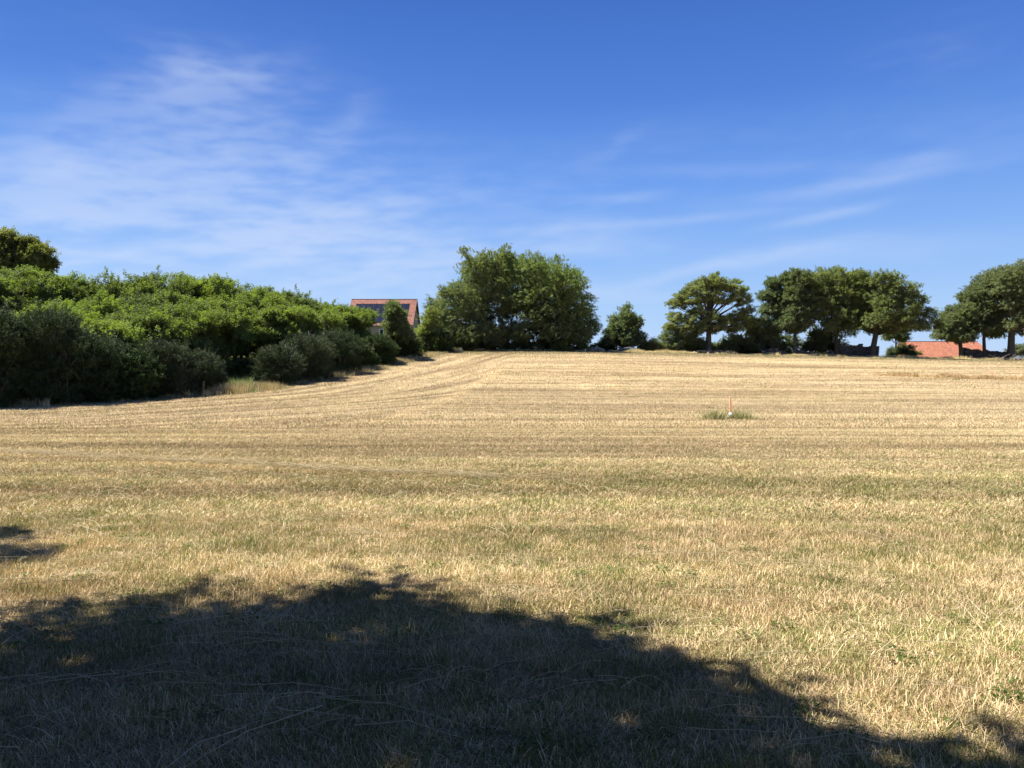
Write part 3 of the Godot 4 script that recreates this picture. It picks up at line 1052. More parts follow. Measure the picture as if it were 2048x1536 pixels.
func make_small_things() -> void:
	var rows := [[9.8, 34.6, 1.02, "orange survey stake with a round white marker at its foot, nearest"], [46.0, 73.8, 0.72, "smaller distant orange stake standing in the dry uncut grass"]]
	for i in 2:
		var r: Array = rows[i]
		rng.seed = 600 + i
		var t := thing("survey_stake", r[3], "stake", P(r[0], r[1]), 0.0)
		var st := st_new()
		tube(st, PackedVector3Array([Vector3(0.02, 0.18, 0), Vector3(0.012, 0.5, 0), Vector3(-0.012, r[2] - 0.03, 0), Vector3(-0.012, r[2], 0)]), PackedFloat32Array([0.034, 0.032, 0.031, 0.018]), 8)
		obj("pole", done(st), M.orange, t)
		if i == 0:
			var ball := SphereMesh.new()
			ball.radius = 0.095
			ball.height = 0.21
			ball.radial_segments = 20
			ball.rings = 12
			var b := obj("white_marker", ball, M.white, t)
			b.position = Vector3(0, 0.19, 0.03)
			for s in [-1.0, 1.0]:
				st = st_new()
				tube(st, PackedVector3Array([Vector3(s * 0.02, 0.14, 0.03), Vector3(s * 0.028, -0.1, 0.035)]), PackedFloat32Array([0.011, 0.008]), 6)
				obj("prong", done(st), M.white, t)
		else:
			st = st_new()
			tube(st, PackedVector3Array([Vector3(0.02, -0.2, 0), Vector3(0.02, 0.18, 0)]), PackedFloat32Array([0.024, 0.024]), 8)
			obj("foot", done(st), M.orange, t)
	# rust red post in the hedge
	var post := st_new()
	tube(post, PackedVector3Array([Vector3(-0.03, -0.3, 0), Vector3(0.03, 0.6, 0), Vector3(0.06, 1.0, 0)]), PackedFloat32Array([0.05, 0.045, 0.03]), 6)
	var o := obj("fence_post", done(post), M.wood)
	o.position = P(-21.9, 54.6)
	tag(o, "weathered reddish wooden post at the foot of the dark hedge", "post")
	# grey mound
	var st := st_new()
	st.set_smooth_group(1)
	var n := noise(61, 0.7, 3)
	var f := func(u: float, v: float) -> Vector3:
		var a := v * TAU
		var p := Vector3(cos(a) * u * 2.15, 0, sin(a) * u * 1.5)
		p.y = 0.72 * (1.0 - pow(u, 2.2)) * (1.0 + 0.12 * n.get_noise_2d(p.x * 2.0, p.z * 2.0)) - 0.05 * u
		return p
	for i in 10:
		for k in 24:
			quad(st, f.call(i / 10.0, k / 24.0), f.call(i / 10.0, (k + 1) / 24.0), f.call((i + 1) / 10.0, (k + 1) / 24.0), f.call((i + 1) / 10.0, k / 24.0))
	o = obj("gravel_mound", done(st), M.gravel)
	o.position = P(17.0, 112.5)
	tag(o, "low smooth grey mound between the big oaks and the lone oak", "mound")

func walnut(k: int, label: String, x: float, d: float, tall: float) -> void:
	rng.seed = 700 + k
	var lobes := []
	var w := clampf(tall * 0.52, 3.2, 4.6)
	for i in 9:
		var a := i / 9.0 * TAU + rng.randf()
		var ring := rng.randf_range(0.45, 0.8) if i % 3 else 0.2
		lobes.append([cos(a) * w * ring, tall * rng.randf_range(0.32, 0.72), w * rng.randf_range(0.28, 0.4)])
	for i in 4:
		lobes.append([(i - 1.5) / 1.5 * w * 0.55 + rng.randf_range(-0.4, 0.4), tall - w * 0.3 - rng.randf_range(0.0, 0.9), w * rng.randf_range(0.22, 0.3)])
	var g := rng.randf_range(0.9, 1.12)
	plant("walnut_tree", label, "tree", "walnut trees of the orchard behind the hedge", x, d, lobes, {"leaf": "walnut", "n": 4200, "per": 10, "trunk_h": 1.5, "trunk_r": 0.22, "bark": M.pale_bark, "clump": 0.55, "flat": 0.5, "twigs": 3, "limb": 1.3, "low": 1.8, "shoots": 12, "shoot": 0.9, "tint": Color(0.15 * g, 0.195 * g, 0.078), "tint2": Color(0.20 * g, 0.24 * g, 0.092)})

func _ready() -> void:
	var cam := Camera3D.new()
	cam.name = "camera"
	cam.fov = 53.0
	cam.near = 0.05
	cam.far = 4000.0
	add_child(cam)
	cam.position = Vector3(0, EYE, 0)
	cam.current = true
	var sun := DirectionalLight3D.new()
	sun.name = "sun"
	add_child(sun)
	var towards := Vector3(-0.52, 0.84, -0.06).normalized()
	sun.look_at_from_position(Vector3.ZERO, -towards, Vector3.UP)
	sun.light_color = Color(1.0, 0.98, 0.93)
	sun.light_energy = 1.6
	sun.light_angular_distance = 0.5
	sun.shadow_enabled = true
	sun.sky_mode = DirectionalLight3D.SKY_MODE_LIGHT_ONLY
	var we := WorldEnvironment.new()
	we.name = "environment"
	add_child(we)
	var env := Environment.new()
	env.background_mode = Environment.BG_SKY
	var pano := PanoramaSkyMaterial.new()
	pano.panorama = make_sky(towards)
	env.sky = Sky.new()
	env.sky.sky_material = pano
	env.tonemap_mode = Environment.TONE_MAPPER_LINEAR
	env.tonemap_exposure = EXPOSURE
	env.sdfgi_enabled = true
	env.ssao_enabled = true
	env.ssil_enabled = true
	we.environment = env

	lay_heights()
	n_patch = noise(1, 0.035, 3)
	n_line = noise(2, 1.0, 3)
	n_fine = noise(3, 0.9, 3)
	n_green = noise(4, 0.45, 3)
	n_clump = noise(5, 1.15, 2)
	make_materials()
	make_ground()
	make_house()
	make_barn()
	stone_wall("dark dry stone wall with a ragged top under the clump of trees", Vector2(48.5, 114.6), Vector2(54.2, 114.2), func(t): return 1.75 - 0.25 * t + 0.22 * sin(t * 21.0) * sin(t * 8.0), Color(0.16, 0.145, 0.14), 520)
	stone_wall("long dark stone wall sloping down behind the right hand trunks", Vector2(66.6, 113.6), Vector2(73.4, 114.0), func(t): return 1.55 - 0.45 * t + 0.05 * sin(t * 30.0), Color(0.15, 0.13, 0.115), 521)
	stone_wall("low broken stone wall at the left foot of the clump", Vector2(38.5, 113.5), Vector2(47.2, 113.8), func(t): return 0.5 + 0.25 * sin(t * 17.0) * sin(t * 5.0), Color(0.24, 0.21, 0.16), 522)

	plant("oak_tree", "massive rounded oak, right half of the biggest tree group in the middle", "tree", "oaks and other trees along the crest", 4.2, 112.0, [[-1.6, 11.2, 2.8], [1.3, 10.9, 2.9], [3.9, 9.2, 2.8], [4.9, 6.7, 2.8], [6.0, 4.1, 2.2], [0.6, 7.4, 3.5], [-2.7, 7.7, 2.6], [2.0, 4.5, 2.9], [4.2, 2.7, 1.9], [-1.5, 4.5, 1.9], [-3.8, 11.4, 2.2], [-4.4, 12.5, 1.2], [7.1, 3.4, 1.2], [-2.3, 2.7, 1.6], [0.9, 2.3, 1.6], [6.0, 2.4, 1.2]], {"leaf": "oak", "per": 8, "n": 13000, "trunk_h": 2.6, "trunk_r": 0.55, "clump": 0.75, "twigs": 3, "tint": Color(0.160, 0.208, 0.108), "tint2": Color(0.205, 0.250, 0.122)})
	plant("oak_tree", "tall grey green oak, left half of the biggest tree group in the middle", "tree", "oaks and other trees along the crest", -4.1, 113.0, [[2.3, 12.6, 1.8], [0.5, 12.7, 1.6], [-1.5, 11.3, 2.1], [1.2, 9.7, 2.9], [-3.2, 8.2, 2.2], [-5.0, 8.2, 1.3], [-6.5, 6.6, 1.6], [-1.7, 6.7, 2.6], [2.7, 6.7, 2.5], [-4.6, 4.5, 2.1], [-0.6, 3.4, 2.3], [-7.0, 4.5, 1.2], [-2.1, 13.3, 0.9], [3.1, 13.9, 0.9], [-4.6, 2.5, 1.5], [-2.1, 2.2, 1.6], [1.2, 2.2, 1.8], [3.4, 3.1, 1.8]], {"leaf": "oak", "per": 8, "n": 13000, "trunk_h": 2.4, "trunk_r": 0.5, "clump": 0.75, "twigs": 3, "shoots": 10, "tint": Color(0.156, 0.188, 0.119), "tint2": Color(0.212, 0.240, 0.132)})
	plant("hazel_bush", "rounded bright green hazel bush at the right foot of the biggest trees", "bush", "", 8.7, 110.0, [[0.0, 2.1, 1.1], [-1.1, 1.0, 1.1], [1.0, 1.0, 1.1], [0.1, 3.3, 0.7], [-2.2, 0.5, 0.8]], {"leaf": "bush", "stems": 6, "trunk_h": 0.8, "trunk_r": 0.06, "n": 3000, "clump": 0.45, "tint": Color(0.235, 0.285, 0.128)})
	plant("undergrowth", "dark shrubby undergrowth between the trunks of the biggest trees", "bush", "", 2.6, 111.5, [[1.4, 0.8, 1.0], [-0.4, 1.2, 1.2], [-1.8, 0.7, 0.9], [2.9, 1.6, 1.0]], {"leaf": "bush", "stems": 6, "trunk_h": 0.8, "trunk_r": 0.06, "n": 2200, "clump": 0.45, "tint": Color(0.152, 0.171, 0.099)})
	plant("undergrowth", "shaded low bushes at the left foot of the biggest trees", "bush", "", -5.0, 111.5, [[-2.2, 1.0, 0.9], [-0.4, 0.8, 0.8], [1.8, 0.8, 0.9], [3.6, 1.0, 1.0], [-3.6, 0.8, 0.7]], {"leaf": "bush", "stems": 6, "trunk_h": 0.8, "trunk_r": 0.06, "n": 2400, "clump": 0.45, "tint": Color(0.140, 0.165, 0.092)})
	plant("hazel_bush", "yellow green bush between the house and the biggest trees", "bush", "", -10.9, 104.0, [[-0.3, 4.0, 1.2], [0.5, 2.6, 1.4], [-1.1, 2.6, 1.1], [1.2, 1.3, 1.1], [-0.8, 0.9, 1.2], [0.0, 5.3, 0.7]], {"leaf": "bush", "stems": 6, "trunk_h": 1.0, "trunk_r": 0.06, "n": 3600, "clump": 0.5, "tint": Color(0.235, 0.263, 0.119), "tint2": Color(0.290, 0.321, 0.128)})
	plant("young_oak", "small pointed dark green tree with bare twigs behind the grey mound", "tree", "oaks and other trees along the crest", 16.9, 116.0, [[0.2, 6.6, 0.5], [0.2, 5.2, 1.1], [-0.6, 3.7, 1.3], [1.3, 3.7, 1.1], [-1.8, 2.7, 1.1], [2.0, 2.1, 1.1], [0.2, 1.7, 1.4], [-2.7, 1.5, 0.9], [3.2, 0.9, 0.7], [-1.2, 4.5, 1.0], [1.4, 4.7, 0.9]], {"leaf": "oak", "per": 8, "n": 3800, "trunk_h": 1.2, "trunk_r": 0.16, "clump": 0.5, "low": 0.5, "twigs": 5, "bare": 40, "bare_left": 0.9, "tint": Color(0.165, 0.206, 0.126)})
	plant("low_bush", "low scrubby bush right of the grey mound, before the lone oak", "bush", "", 21.3, 114.0, [[-0.3, 1.6, 0.7], [0.4, 1.1, 0.7], [-0.9, 1.0, 0.5], [1.0, 1.0, 0.5]], {"leaf": "thorn", "stems": 5, "trunk_h": 0.5, "trunk_r": 0.04, "n": 900, "clump": 0.4, "tint": Color(0.179, 0.195, 0.119)})
	plant("oak_tree", "lone spreading oak with dark crooked limbs and sky showing through its crown", "tree", "oaks and other trees along the crest", 28.8, 113.0, [[0.5, 10.7, 1.1], [-1.2, 10.2, 1.0], [-2.8, 9.3, 1.0], [1.7, 9.8, 1.0], [3.4, 9.9, 0.9], [4.6, 9.1, 0.9], [-4.1, 8.3, 0.8], [-5.1, 7.4, 0.7], [-3.3, 7.5, 0.9], [-1.1, 8.3, 1.2], [1.1, 8.2, 1.1], [4.9, 7.7, 0.8], [3.2, 8.0, 0.7], [-1.8, 6.3, 0.7], [0.1, 5.5, 0.9], [-2.9, 5.3, 1.0], [-4.8, 5.4, 0.8], [2.1, 5.0, 1.0], [4.0, 5.5, 1.0], [5.9, 4.8, 1.0], [-1.2, 4.1, 1.0], [-3.4, 3.8, 0.9], [1.1, 3.9, 0.8], [3.9, 3.9, 0.8], [-5.7, 4.2, 0.6], [5.5, 6.4, 0.7]], {"leaf": "oak", "per": 8, "n": 6800, "trunk_h": 3.2, "trunk_r": 0.42, "clump": 0.38, "deep": 3.2, "flat": 0.4, "limb": 1.5, "twigs": 3, "low": 2.2, "tint": Color(0.202, 0.239, 0.119), "tint2": Color(0.268, 0.285, 0.152)})
	plant("thin_tree", "thin see through ash sapling group left of the lone oak", "tree", "oaks and other trees along the crest", 24.9, 115.0, [[-1.0, 3.9, 0.7], [-1.7, 2.6, 0.7], [0.3, 2.6, 0.8], [1.6, 2.0, 0.7], [2.4, 3.1, 0.7], [-0.6, 1.4, 0.7], [3.1, 1.6, 0.7]], {"leaf": "ash", "stems": 5, "trunk_h": 2.0, "trunk_r": 0.05, "n": 1900, "clump": 0.5, "tint": Color(0.173, 0.210, 0.132)})
	plant("hedge_shrub", "dark rounded shrub right of the lone oak trunk", "bush", "", 33.3, 115.0, [[-1.1, 1.7, 0.8], [0.0, 2.3, 1.0], [1.3, 1.9, 1.0], [-0.7, 1.0, 0.6], [2.2, 1.1, 0.7]], {"leaf": "bush", "stems": 5, "trunk_h": 1.0, "trunk_r": 0.05, "n": 2000, "clump": 0.5, "tint": Color(0.165, 0.201, 0.112)})
	plant("hedge_shrub", "grey green shrub between the lone oak and the clump of trees", "bush", "", 36.8, 115.5, [[-0.5, 3.8, 0.9], [-1.1, 4.9, 0.8], [0.4, 2.9, 1.1], [1.5, 1.9, 1.0], [0.0, 1.5, 0.8], [2.2, 3.4, 0.8]], {"leaf": "oak", "stems": 5, "trunk_h": 1.5, "trunk_r": 0.05, "n": 2400, "clump": 0.5, "tint": Color(0.185, 0.216, 0.132)})
	plant("oak_tree", "slim blue green tree at the left edge of the right hand clump", "tree", "oaks and other trees along the crest", 39.1, 114.0, [[-0.3, 10.7, 1.0], [-1.5, 8.9, 0.8], [0.3, 8.8, 1.1], [-1.0, 6.9, 1.0], [0.6, 6.0, 1.2], [-1.8, 5.2, 0.7], [-0.5, 4.5, 1.0], [1.2, 8.9, 1.2], [1.3, 6.9, 1.2]], {"leaf": "oak", "per": 8, "n": 4200, "trunk_h": 3.5, "trunk_r": 0.2, "clump": 0.5, "tint": Color(0.152, 0.188, 0.132)})
	plant("oak_tree", "upright dark tree with a straight trunk, second in the right hand clump", "tree", "oaks and other trees along the crest", 41.1, 112.0, [[-0.3, 11.2, 1.3], [1.2, 10.9, 1.2], [-0.7, 8.8, 1.6], [1.4, 8.1, 1.6], [-0.3, 6.3, 1.6], [1.7, 5.5, 1.5], [0.2, 4.5, 1.2], [-1.2, 4.8, 1.0]], {"leaf": "oak", "per": 8, "n": 5600, "trunk_h": 3.6, "trunk_r": 0.22, "clump": 0.5, "low": 1.6, "tint": Color(0.156, 0.188, 0.112)})
	plant("oak_tree", "full crowned oak at the centre of the right hand clump", "tree", "oaks and other trees along the crest", 48.0, 114.0, [[-2.4, 11.7, 1.3], [-0.3, 11.7, 1.5], [1.7, 11.4, 1.5], [-1.6, 9.5, 1.9], [1.0, 9.0, 2.1], [-2.4, 7.3, 1.6], [0.0, 6.2, 1.8], [2.1, 6.0, 1.6], [-1.6, 4.3, 1.2], [0.6, 3.8, 1.0], [-3.6, 10.9, 1.5], [3.1, 11.2, 1.4], [-3.7, 9.2, 1.5], [3.3, 9.3, 1.6], [-3.7, 8.0, 1.5], [3.4, 7.5, 1.5]], {"leaf": "oak", "per": 8, "n": 8500, "trunk_h": 3.4, "trunk_r": 0.32, "clump": 0.6, "low": 1.8, "tint": Color(0.173, 0.210, 0.112), "tint2": Color(0.245, 0.270, 0.126)})
	plant("oak_tree", "wide leaning oak at the right edge of the clump beside the stone wall", "tree", "oaks and other trees along the crest", 52.4, 112.0, [[-1.2, 10.8, 1.3], [0.8, 10.4, 1.5], [2.8, 9.1, 1.5], [-0.3, 8.0, 2.0], [4.4, 8.0, 1.3], [2.3, 6.5, 1.9], [5.7, 6.3, 1.2], [6.8, 4.7, 0.9], [4.4, 4.7, 1.3], [1.9, 4.6, 1.2], [-0.7, 5.5, 1.5], [-2.3, 5.1, 1.0]], {"leaf": "oak", "per": 8, "n": 9000, "trunk_h": 3.2, "trunk_r": 0.42, "clump": 0.55, "limb": 1.2, "low": 1.9, "tint": Color(0.179, 0.216, 0.116), "tint2": Color(0.229, 0.258, 0.126)})
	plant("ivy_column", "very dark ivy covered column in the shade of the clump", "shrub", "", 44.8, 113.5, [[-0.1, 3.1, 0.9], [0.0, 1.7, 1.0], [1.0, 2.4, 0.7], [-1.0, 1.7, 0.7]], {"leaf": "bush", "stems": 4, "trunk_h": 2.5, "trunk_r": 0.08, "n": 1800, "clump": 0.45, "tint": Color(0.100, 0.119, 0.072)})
	plant("young_oak", "slender tree standing between the clump and the red barn", "tree", "oaks and other trees along the crest", 60.8, 122.0, [[-0.1, 4.2, 0.8], [-0.9, 5.2, 0.6], [0.7, 4.8, 0.7], [-1.3, 3.9, 0.5], [1.1, 3.6, 0.6], [0.3, 6.0, 0.8]], {"leaf": "oak", "per": 8, "n": 1300, "trunk_h": 2.2, "trunk_r": 0.16, "clump": 0.45, "tint": Color(0.165, 0.198, 0.126)})
	plant("low_bush", "dark bush in front of the left end of the barn", "bush", "", 60.3, 119.0, [[-0.8, 1.3, 0.7], [0.2, 1.6, 0.8], [1.2, 1.2, 0.7], [-1.8, 0.8, 0.5], [2.1, 0.7, 0.4]], {"leaf": "bush", "stems": 5, "trunk_h": 0.5, "trunk_r": 0.04, "n": 1300, "clump": 0.4, "tint": Color(0.156, 0.188, 0.106)})
	plant("hedge_bush", "low scrub under the left saplings beside the lone oak", "bush", "", 25.9, 118.0, dome(1362, 8.0, 2.1, 4), {"leaf": "bush", "stems": 6, "trunk_h": 1.2, "trunk_r": 0.06, "n": 2600, "clump": 0.5, "deep": 1.8, "tint": Color(0.146, 0.175, 0.099)})
	plant("hedge_bush", "low scrub directly behind the trunk of the lone oak", "bush", "", 30.7, 118.0, dome(1425, 5.1, 1.8, 4), {"leaf": "bush", "stems": 6, "trunk_h": 1.2, "trunk_r": 0.06, "n": 2600, "clump": 0.5, "deep": 1.8, "tint": Color(0.146, 0.175, 0.099)})
	plant("hedge_bush", "dark scrub behind the trunks of the right big oak", "bush", "", 3.5, 118.0, dome(1070, 12.6, 2.1, 4), {"leaf": "bush", "stems": 6, "trunk_h": 1.2, "trunk_r": 0.06, "n": 2600, "clump": 0.5, "deep": 1.8, "tint": Color(0.146, 0.175, 0.099)})
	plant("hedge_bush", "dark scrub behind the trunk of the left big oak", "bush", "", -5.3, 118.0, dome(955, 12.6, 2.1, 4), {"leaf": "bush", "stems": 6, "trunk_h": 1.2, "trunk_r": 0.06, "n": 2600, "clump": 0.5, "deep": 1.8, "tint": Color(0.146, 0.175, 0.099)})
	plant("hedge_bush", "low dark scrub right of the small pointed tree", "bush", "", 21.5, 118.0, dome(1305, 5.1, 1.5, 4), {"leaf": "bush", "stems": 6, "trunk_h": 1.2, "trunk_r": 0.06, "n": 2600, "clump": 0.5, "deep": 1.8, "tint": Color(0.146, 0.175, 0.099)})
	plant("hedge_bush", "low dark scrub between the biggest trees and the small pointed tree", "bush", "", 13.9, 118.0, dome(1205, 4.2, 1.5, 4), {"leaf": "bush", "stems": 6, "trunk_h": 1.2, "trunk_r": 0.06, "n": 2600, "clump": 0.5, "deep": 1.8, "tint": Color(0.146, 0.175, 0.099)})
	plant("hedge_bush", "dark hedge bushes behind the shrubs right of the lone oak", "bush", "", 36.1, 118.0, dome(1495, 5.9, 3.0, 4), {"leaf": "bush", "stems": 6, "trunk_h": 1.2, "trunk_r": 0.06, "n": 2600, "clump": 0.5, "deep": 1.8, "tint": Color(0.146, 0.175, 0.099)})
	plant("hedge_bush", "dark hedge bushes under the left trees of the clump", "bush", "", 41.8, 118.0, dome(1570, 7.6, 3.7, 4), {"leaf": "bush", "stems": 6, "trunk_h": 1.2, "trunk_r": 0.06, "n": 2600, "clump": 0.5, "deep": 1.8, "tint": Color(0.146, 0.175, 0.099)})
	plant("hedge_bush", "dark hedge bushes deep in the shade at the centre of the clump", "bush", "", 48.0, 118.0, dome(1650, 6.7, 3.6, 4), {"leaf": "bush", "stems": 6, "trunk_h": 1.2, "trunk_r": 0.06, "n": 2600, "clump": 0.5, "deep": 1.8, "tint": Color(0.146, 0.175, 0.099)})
	plant("oak_tree", "smaller round oak in front of the barn roof, leftmost of the right group", "tree", "oaks and other trees along the crest", 65.9, 113.0, [[-0.3, 7.1, 1.0], [-2.0, 5.8, 1.0], [0.2, 5.5, 1.5], [-2.6, 4.7, 0.6], [-1.6, 4.2, 0.9], [1.3, 4.7, 1.0], [-0.7, 3.5, 0.7], [-2.8, 3.6, 0.5], [0.6, 3.3, 0.7]], {"leaf": "oak", "per": 8, "n": 4200, "trunk_h": 2.6, "trunk_r": 0.3, "clump": 0.5, "low": 1.7, "tint": Color(0.169, 0.198, 0.119)})
	plant("oak_tree", "forked middle tree of the right group with thin dark stems", "tree", "oaks and other trees along the crest", 69.6, 113.5, [[-1.8, 9.6, 1.3], [-0.3, 10.4, 1.2], [-0.7, 8.1, 1.5], [1.2, 7.0, 1.3], [-1.4, 6.5, 1.0], [0.7, 5.2, 1.0], [1.5, 4.1, 0.6]], {"leaf": "oak", "per": 8, "n": 4200, "trunk_h": 3.2, "trunk_r": 0.26, "clump": 0.5, "low": 2.2, "tint": Color(0.163, 0.191, 0.119)})
	plant("oak_tree", "big open oak with a thick mossy trunk at the right edge", "tree", "oaks and other trees along the crest", 72.2, 111.5, [[-2.6, 11.7, 1.2], [-0.8, 12.8, 1.2], [1.0, 12.4, 1.3], [-3.3, 10.1, 1.1], [-1.2, 10.2, 1.6], [1.7, 9.9, 1.7], [3.9, 11.0, 1.7], [-2.6, 7.9, 1.0], [-0.1, 7.9, 1.3], [2.8, 7.7, 1.7], [-1.5, 5.9, 0.9], [1.7, 5.5, 1.0], [4.6, 5.9, 1.7], [-2.6, 4.8, 0.7], [1.4, 4.3, 0.7]], {"leaf": "oak", "per": 8, "n": 9000, "trunk_h": 4.4, "trunk_r": 0.5, "clump": 0.6, "limb": 1.7, "low": 2.6, "tint": Color(0.169, 0.198, 0.126), "tint2": Color(0.208, 0.229, 0.132)})
	plant("hedge_shrub", "grey green bushes behind the thick trunk at the right edge", "bush", "", 78.3, 118.0, [[-0.5, 1.7, 1.0], [0.8, 2.0, 1.1], [2.0, 1.7, 1.1]], {"leaf": "bush", "stems": 5, "trunk_h": 0.8, "trunk_r": 0.05, "n": 1700, "clump": 0.45, "tint": Color(0.185, 0.206, 0.152)})
	plant("chestnut_tree", "big dark rounded chestnut tree rising above the orchard at the left edge", "tree", "", -62.0, 96.0, [[0.3, 11.5, 1.5], [-1.6, 11.1, 1.6], [1.7, 11.4, 1.2], [2.9, 10.5, 1.1], [3.4, 9.5, 0.7], [-3.7, 10.7, 2.1], [0.0, 9.8, 1.9], [2.5, 9.4, 1.5], [-2.5, 9.1, 2.2], [-5.6, 9.1, 2.5], [0.0, 7.3, 2.1], [1.9, 7.3, 1.4]], {"leaf": "big", "deep": 2.6, "n": 8000, "per": 14, "trunk_h": 5.0, "trunk_r": 0.55, "clump": 0.7, "tint": Color(0.165, 0.179, 0.087), "tint2": Color(0.241, 0.232, 0.106)})
	plant("young_tree", "narrow dark tree standing before the solar panels of the house", "tree", "", -13.8, 91.0, [[0.0, 6.4, 0.4], [-0.3, 5.6, 0.7], [0.4, 5.4, 0.7], [-0.6, 4.5, 0.8], [0.6, 4.3, 0.8], [0.0, 3.5, 1.1], [1.1, 3.0, 0.8]], {"leaf": "oak", "per": 8, "n": 1700, "trunk_h": 1.4, "trunk_r": 0.14, "clump": 0.42, "low": 0.5, "tint": Color(0.152, 0.190, 0.099)})
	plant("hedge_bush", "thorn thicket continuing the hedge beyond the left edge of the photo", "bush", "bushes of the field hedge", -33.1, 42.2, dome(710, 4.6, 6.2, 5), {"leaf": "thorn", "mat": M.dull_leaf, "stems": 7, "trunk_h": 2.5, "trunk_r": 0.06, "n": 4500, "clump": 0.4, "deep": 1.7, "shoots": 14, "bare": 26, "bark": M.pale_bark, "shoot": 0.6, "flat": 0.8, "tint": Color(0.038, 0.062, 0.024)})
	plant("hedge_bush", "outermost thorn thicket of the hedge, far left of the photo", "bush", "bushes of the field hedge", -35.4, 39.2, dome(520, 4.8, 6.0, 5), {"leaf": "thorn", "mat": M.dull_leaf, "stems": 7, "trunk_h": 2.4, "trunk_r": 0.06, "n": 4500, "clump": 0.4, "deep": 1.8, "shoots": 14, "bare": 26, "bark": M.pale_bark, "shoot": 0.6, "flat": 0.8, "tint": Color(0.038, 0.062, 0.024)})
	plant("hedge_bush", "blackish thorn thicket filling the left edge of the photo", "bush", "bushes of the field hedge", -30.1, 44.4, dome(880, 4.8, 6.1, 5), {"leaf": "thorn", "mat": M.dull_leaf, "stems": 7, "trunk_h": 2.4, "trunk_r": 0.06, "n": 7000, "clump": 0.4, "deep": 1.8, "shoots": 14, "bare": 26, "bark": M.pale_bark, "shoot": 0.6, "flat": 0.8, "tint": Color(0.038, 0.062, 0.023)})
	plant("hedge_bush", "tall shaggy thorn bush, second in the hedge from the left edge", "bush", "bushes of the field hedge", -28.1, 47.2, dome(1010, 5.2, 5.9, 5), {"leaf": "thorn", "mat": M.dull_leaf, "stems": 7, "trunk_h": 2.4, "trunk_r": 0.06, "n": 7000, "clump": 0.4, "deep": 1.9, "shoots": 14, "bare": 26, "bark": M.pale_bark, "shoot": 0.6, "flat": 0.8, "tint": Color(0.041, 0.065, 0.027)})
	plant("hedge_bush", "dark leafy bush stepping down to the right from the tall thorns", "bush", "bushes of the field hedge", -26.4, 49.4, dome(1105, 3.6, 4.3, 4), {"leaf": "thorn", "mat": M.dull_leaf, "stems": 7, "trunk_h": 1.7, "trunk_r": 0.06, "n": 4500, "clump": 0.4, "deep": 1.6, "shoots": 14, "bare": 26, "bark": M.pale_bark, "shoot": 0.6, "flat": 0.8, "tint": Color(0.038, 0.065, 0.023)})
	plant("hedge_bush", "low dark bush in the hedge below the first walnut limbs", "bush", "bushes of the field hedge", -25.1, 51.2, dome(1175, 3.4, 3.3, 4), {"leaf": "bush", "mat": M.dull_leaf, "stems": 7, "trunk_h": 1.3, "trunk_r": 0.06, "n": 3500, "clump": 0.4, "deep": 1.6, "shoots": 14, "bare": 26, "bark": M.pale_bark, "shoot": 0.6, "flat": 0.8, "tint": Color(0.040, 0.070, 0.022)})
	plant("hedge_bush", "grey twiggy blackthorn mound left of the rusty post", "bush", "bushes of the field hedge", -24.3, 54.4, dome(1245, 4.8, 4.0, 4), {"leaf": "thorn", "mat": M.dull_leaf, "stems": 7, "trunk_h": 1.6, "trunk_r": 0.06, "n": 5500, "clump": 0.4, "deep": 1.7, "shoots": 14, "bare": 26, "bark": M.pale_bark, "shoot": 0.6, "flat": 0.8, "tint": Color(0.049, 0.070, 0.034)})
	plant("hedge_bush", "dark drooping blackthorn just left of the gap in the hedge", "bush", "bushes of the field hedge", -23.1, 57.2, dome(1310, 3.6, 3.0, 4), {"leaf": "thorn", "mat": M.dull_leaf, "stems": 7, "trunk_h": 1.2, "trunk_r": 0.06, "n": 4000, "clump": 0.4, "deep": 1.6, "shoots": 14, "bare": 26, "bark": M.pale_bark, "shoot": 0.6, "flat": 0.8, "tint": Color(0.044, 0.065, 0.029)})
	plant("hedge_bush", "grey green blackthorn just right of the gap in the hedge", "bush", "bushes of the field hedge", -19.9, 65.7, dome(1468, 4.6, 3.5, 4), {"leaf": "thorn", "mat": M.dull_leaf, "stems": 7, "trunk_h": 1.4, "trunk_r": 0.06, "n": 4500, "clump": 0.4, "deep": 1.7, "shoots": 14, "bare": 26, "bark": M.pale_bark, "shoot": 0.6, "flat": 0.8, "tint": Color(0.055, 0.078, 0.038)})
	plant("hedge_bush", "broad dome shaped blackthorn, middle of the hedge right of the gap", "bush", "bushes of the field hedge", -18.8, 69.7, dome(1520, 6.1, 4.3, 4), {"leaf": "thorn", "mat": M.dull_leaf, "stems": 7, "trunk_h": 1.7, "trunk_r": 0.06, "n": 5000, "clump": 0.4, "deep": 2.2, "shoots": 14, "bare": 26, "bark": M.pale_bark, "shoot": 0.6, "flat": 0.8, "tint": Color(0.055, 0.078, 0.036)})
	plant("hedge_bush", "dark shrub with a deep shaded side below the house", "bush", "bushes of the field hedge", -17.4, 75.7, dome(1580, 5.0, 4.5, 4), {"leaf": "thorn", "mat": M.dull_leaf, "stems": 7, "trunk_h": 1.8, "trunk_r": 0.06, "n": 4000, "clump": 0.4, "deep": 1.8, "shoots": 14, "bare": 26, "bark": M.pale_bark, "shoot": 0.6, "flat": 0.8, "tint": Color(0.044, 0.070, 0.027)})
	plant("hedge_bush", "small glossy leaved bush under the left end of the house", "bush", "bushes of the field hedge", -16.4, 80.7, dome(1622, 4.5, 3.5, 3), {"leaf": "bush", "mat": M.dull_leaf, "stems": 7, "trunk_h": 1.4, "trunk_r": 0.06, "n": 3000, "clump": 0.4, "deep": 1.6, "shoots": 14, "bare": 26, "bark": M.pale_bark, "shoot": 0.6, "flat": 0.8, "tint": Color(0.053, 0.089, 0.025)})
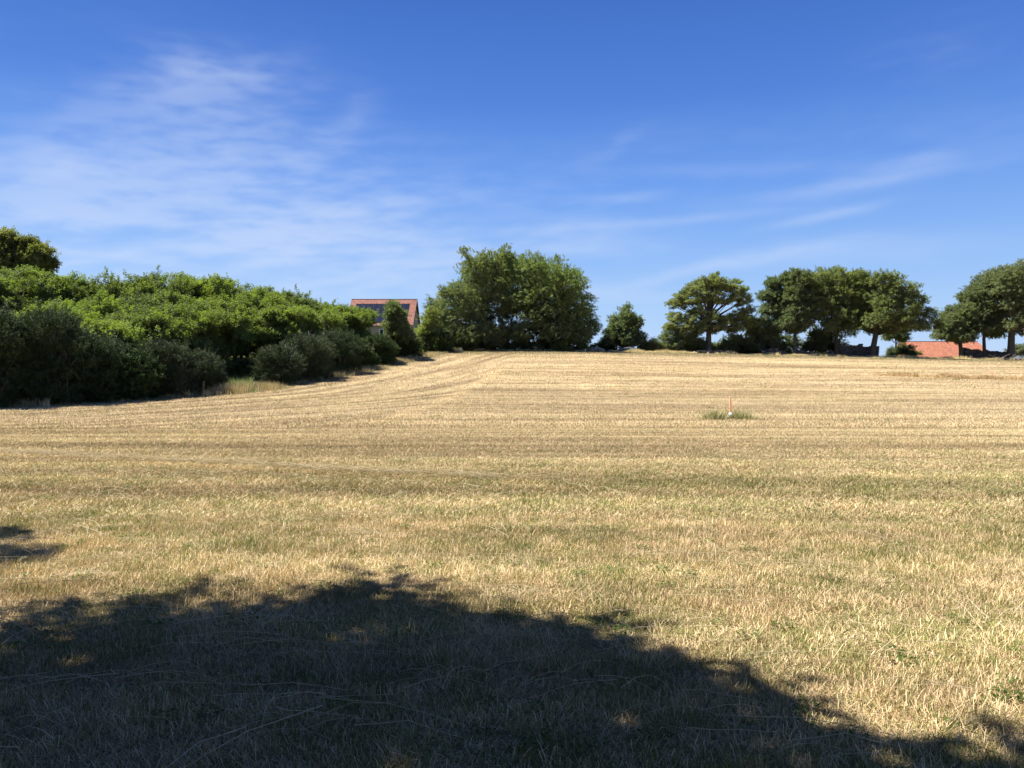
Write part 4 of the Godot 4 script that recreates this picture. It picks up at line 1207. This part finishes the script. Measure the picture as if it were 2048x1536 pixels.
	plant("hedge_bush", "rounded leafy bush under the middle of the house", "bush", "bushes of the field hedge", -14.9, 86.2, dome(1668, 5.1, 3.7, 3), {"leaf": "bush", "mat": M.dull_leaf, "stems": 7, "trunk_h": 1.5, "trunk_r": 0.06, "n": 3200, "clump": 0.4, "deep": 1.9, "shoots": 14, "bare": 26, "bark": M.pale_bark, "shoot": 0.6, "flat": 0.8, "tint": Color(0.052, 0.084, 0.025)})
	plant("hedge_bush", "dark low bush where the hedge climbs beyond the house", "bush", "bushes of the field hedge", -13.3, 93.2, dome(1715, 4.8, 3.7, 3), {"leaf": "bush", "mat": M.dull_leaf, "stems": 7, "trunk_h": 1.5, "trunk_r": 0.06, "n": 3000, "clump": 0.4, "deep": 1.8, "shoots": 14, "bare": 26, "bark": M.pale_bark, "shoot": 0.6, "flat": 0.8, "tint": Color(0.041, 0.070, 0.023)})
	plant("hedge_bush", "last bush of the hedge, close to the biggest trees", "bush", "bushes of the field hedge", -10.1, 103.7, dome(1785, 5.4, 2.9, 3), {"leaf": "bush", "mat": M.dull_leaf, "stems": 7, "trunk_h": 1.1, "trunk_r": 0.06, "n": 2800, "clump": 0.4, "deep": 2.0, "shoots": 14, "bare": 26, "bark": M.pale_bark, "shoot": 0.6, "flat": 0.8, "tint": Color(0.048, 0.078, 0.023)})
	walnut(0, "walnut tree left of the picture, behind the outermost thickets", -46.5, 60.0, 8.4)
	walnut(1, "tall walnut tree left of the picture, in the back row", -58.8, 74.0, 9.6)
	walnut(2, "walnut tree farthest left, behind the hedge", -54.4, 58.0, 8.4)
	walnut(3, "first walnut tree behind the thickets at the left edge, yellow green", -33.2, 53.0, 5.3)
	walnut(4, "second walnut tree from the left edge, above the shaggy thorn bush", -30.3, 56.0, 5.9)
	walnut(5, "bushy walnut tree with its lit limbs over the low dark bush", -29.1, 61.0, 6.5)
	walnut(6, "walnut tree with a pale forked trunk behind the blackthorn mound", -27.6, 66.0, 6.8)
	walnut(7, "walnut tree over the hedge gap with low spreading limbs", -26.6, 71.0, 7.3)
	walnut(8, "walnut tree right of the hedge gap, behind the grey blackthorn", -22.8, 76.0, 6.9)
	walnut(9, "walnut tree behind the broad dome of blackthorn", -21.2, 81.0, 6.6)
	walnut(10, "smaller walnut tree just left of the house", -19.5, 90.0, 5.8)
	walnut(11, "last walnut tree of the orchard, in front of the solar roof", -20.8, 98.0, 6.5)
	walnut(12, "tall walnut at the left edge under the chestnut tree", -43.0, 66.0, 9.6)
	walnut(13, "walnut tree right below the chestnut tree", -41.5, 70.0, 9.4)
	walnut(14, "walnut directly under the chestnut tree, tops touching its crown", -47.5, 76.0, 9.1)
	walnut(15, "walnut of the back row with a dense round top", -37.9, 73.0, 8.9)
	walnut(16, "walnut of the back row with thin shoots against the sky", -35.2, 76.0, 9.3)
	walnut(17, "walnut of the back row, right of the one with thin shoots", -32.7, 80.0, 9.3)
	walnut(18, "walnut on the skyline where the orchard starts to slope down", -30.6, 85.0, 9.2)
	walnut(19, "airy walnut on the falling skyline, left of the house", -28.3, 92.0, 8.4)
	walnut(20, "bright walnut of the middle row, third tree in from the left edge", -35.2, 62.0, 7.3)
	walnut(21, "bright walnut of the middle row above the blackthorn mound", -31.3, 70.0, 7.9)
	walnut(22, "bright walnut of the middle row behind the tree over the hedge gap", -29.3, 76.0, 8.1)
	walnut(23, "bright walnut of the middle row, above the grey blackthorn", -27.4, 82.0, 7.9)
	walnut(24, "bright walnut of the middle row, left of the tree by the house", -22.5, 94.0, 6.7)
	walnut(25, "yellow green walnut between the two leftmost front trees", -33.5, 57.0, 6.4)
	walnut(26, "low walnut on the skyline, nearest on the left of the house roof", -25.4, 98.0, 7.6)
	# the tree whose shade lies in front of the camera; it stands to the left, outside the picture
	plant("shade_oak", "large oak to the left whose shadow falls across the foreground", "tree", "", -10.5, 6.0,
		[[3.3, 9.2, 1.3, 0.6], [4.5, 9.5, 0.7, 1.3], [2.3, 9.0, 1.1, 1.3], [5.6, 9.6, 0.6, 2.2], [-1.6, 9.0, 1.4, -1.9], [-2.3, 9.3, 1.2, -0.3], [-0.3, 9.0, 0.8, 0.7], [3.9, 10.0, 1.4, 2.9], [2.1, 9.5, 1.9, 3.3], [5.3, 10.0, 0.9, 3.2], [-0.4, 9.5, 2.3, 3.5], [2.0, 10.5, 2.4, 5.8], [4.7, 10.5, 2.0, 5.8]],
		{"leaf": "big", "n": 3400, "open": 0.42, "deep": 6.5, "trunk_h": 4.0, "trunk_r": 0.5, "clump": 0.6, "low": 7.0, "tint": Color(0.06, 0.095, 0.028)})

	plant("shade_oak", "large oak standing behind the camera", "tree", "", 7.5, -10.0, [[0, 8, 4], [-4, 7.5, 3], [4, 7, 3], [0, 11, 3], [-2, 5, 3], [3, 5, 3]], {"leaf": "big", "n": 6000, "trunk_h": 3.0, "trunk_r": 0.45, "clump": 0.7})
	plant("shade_oak", "large oak standing behind and to the left of the camera", "tree", "", -6.0, -12.0, [[0, 8, 4], [-4, 7.5, 3], [4, 7, 3], [0, 11, 3], [-2, 5, 3], [3, 5, 3]], {"leaf": "big", "n": 6000, "trunk_h": 3.0, "trunk_r": 0.45, "clump": 0.7})

	heap("rock_heap", "pale rock heap at the right foot of the biggest trees", "rocks", 12.1, 111.0, Vector3(2.4, 0.6, 1.4), 45, Color(0.5, 0.43, 0.34), 540)
	heap("rubble_heap", "low pale heap of rubble and dry branches under the lone oak", "rubble", 28.6, 110.6, Vector3(5.5, 0.55, 1.6), 80, Color(0.5, 0.38, 0.26), 541, 40)
	heap("brush_heap", "pale dry brush pile in front of the left edge of the clump", "brush", 38.0, 112.2, Vector3(2.2, 1.3, 1.6), 20, Color(0.36, 0.31, 0.24), 542, 90)
	heap("brush_heap", "pale dry weeds and stones below the wall at the right edge", "brush", 71.3, 109.6, Vector3(7.5, 0.5, 1.6), 30, Color(0.26, 0.21, 0.15), 543, 110)
	make_small_things()
	make_grass()
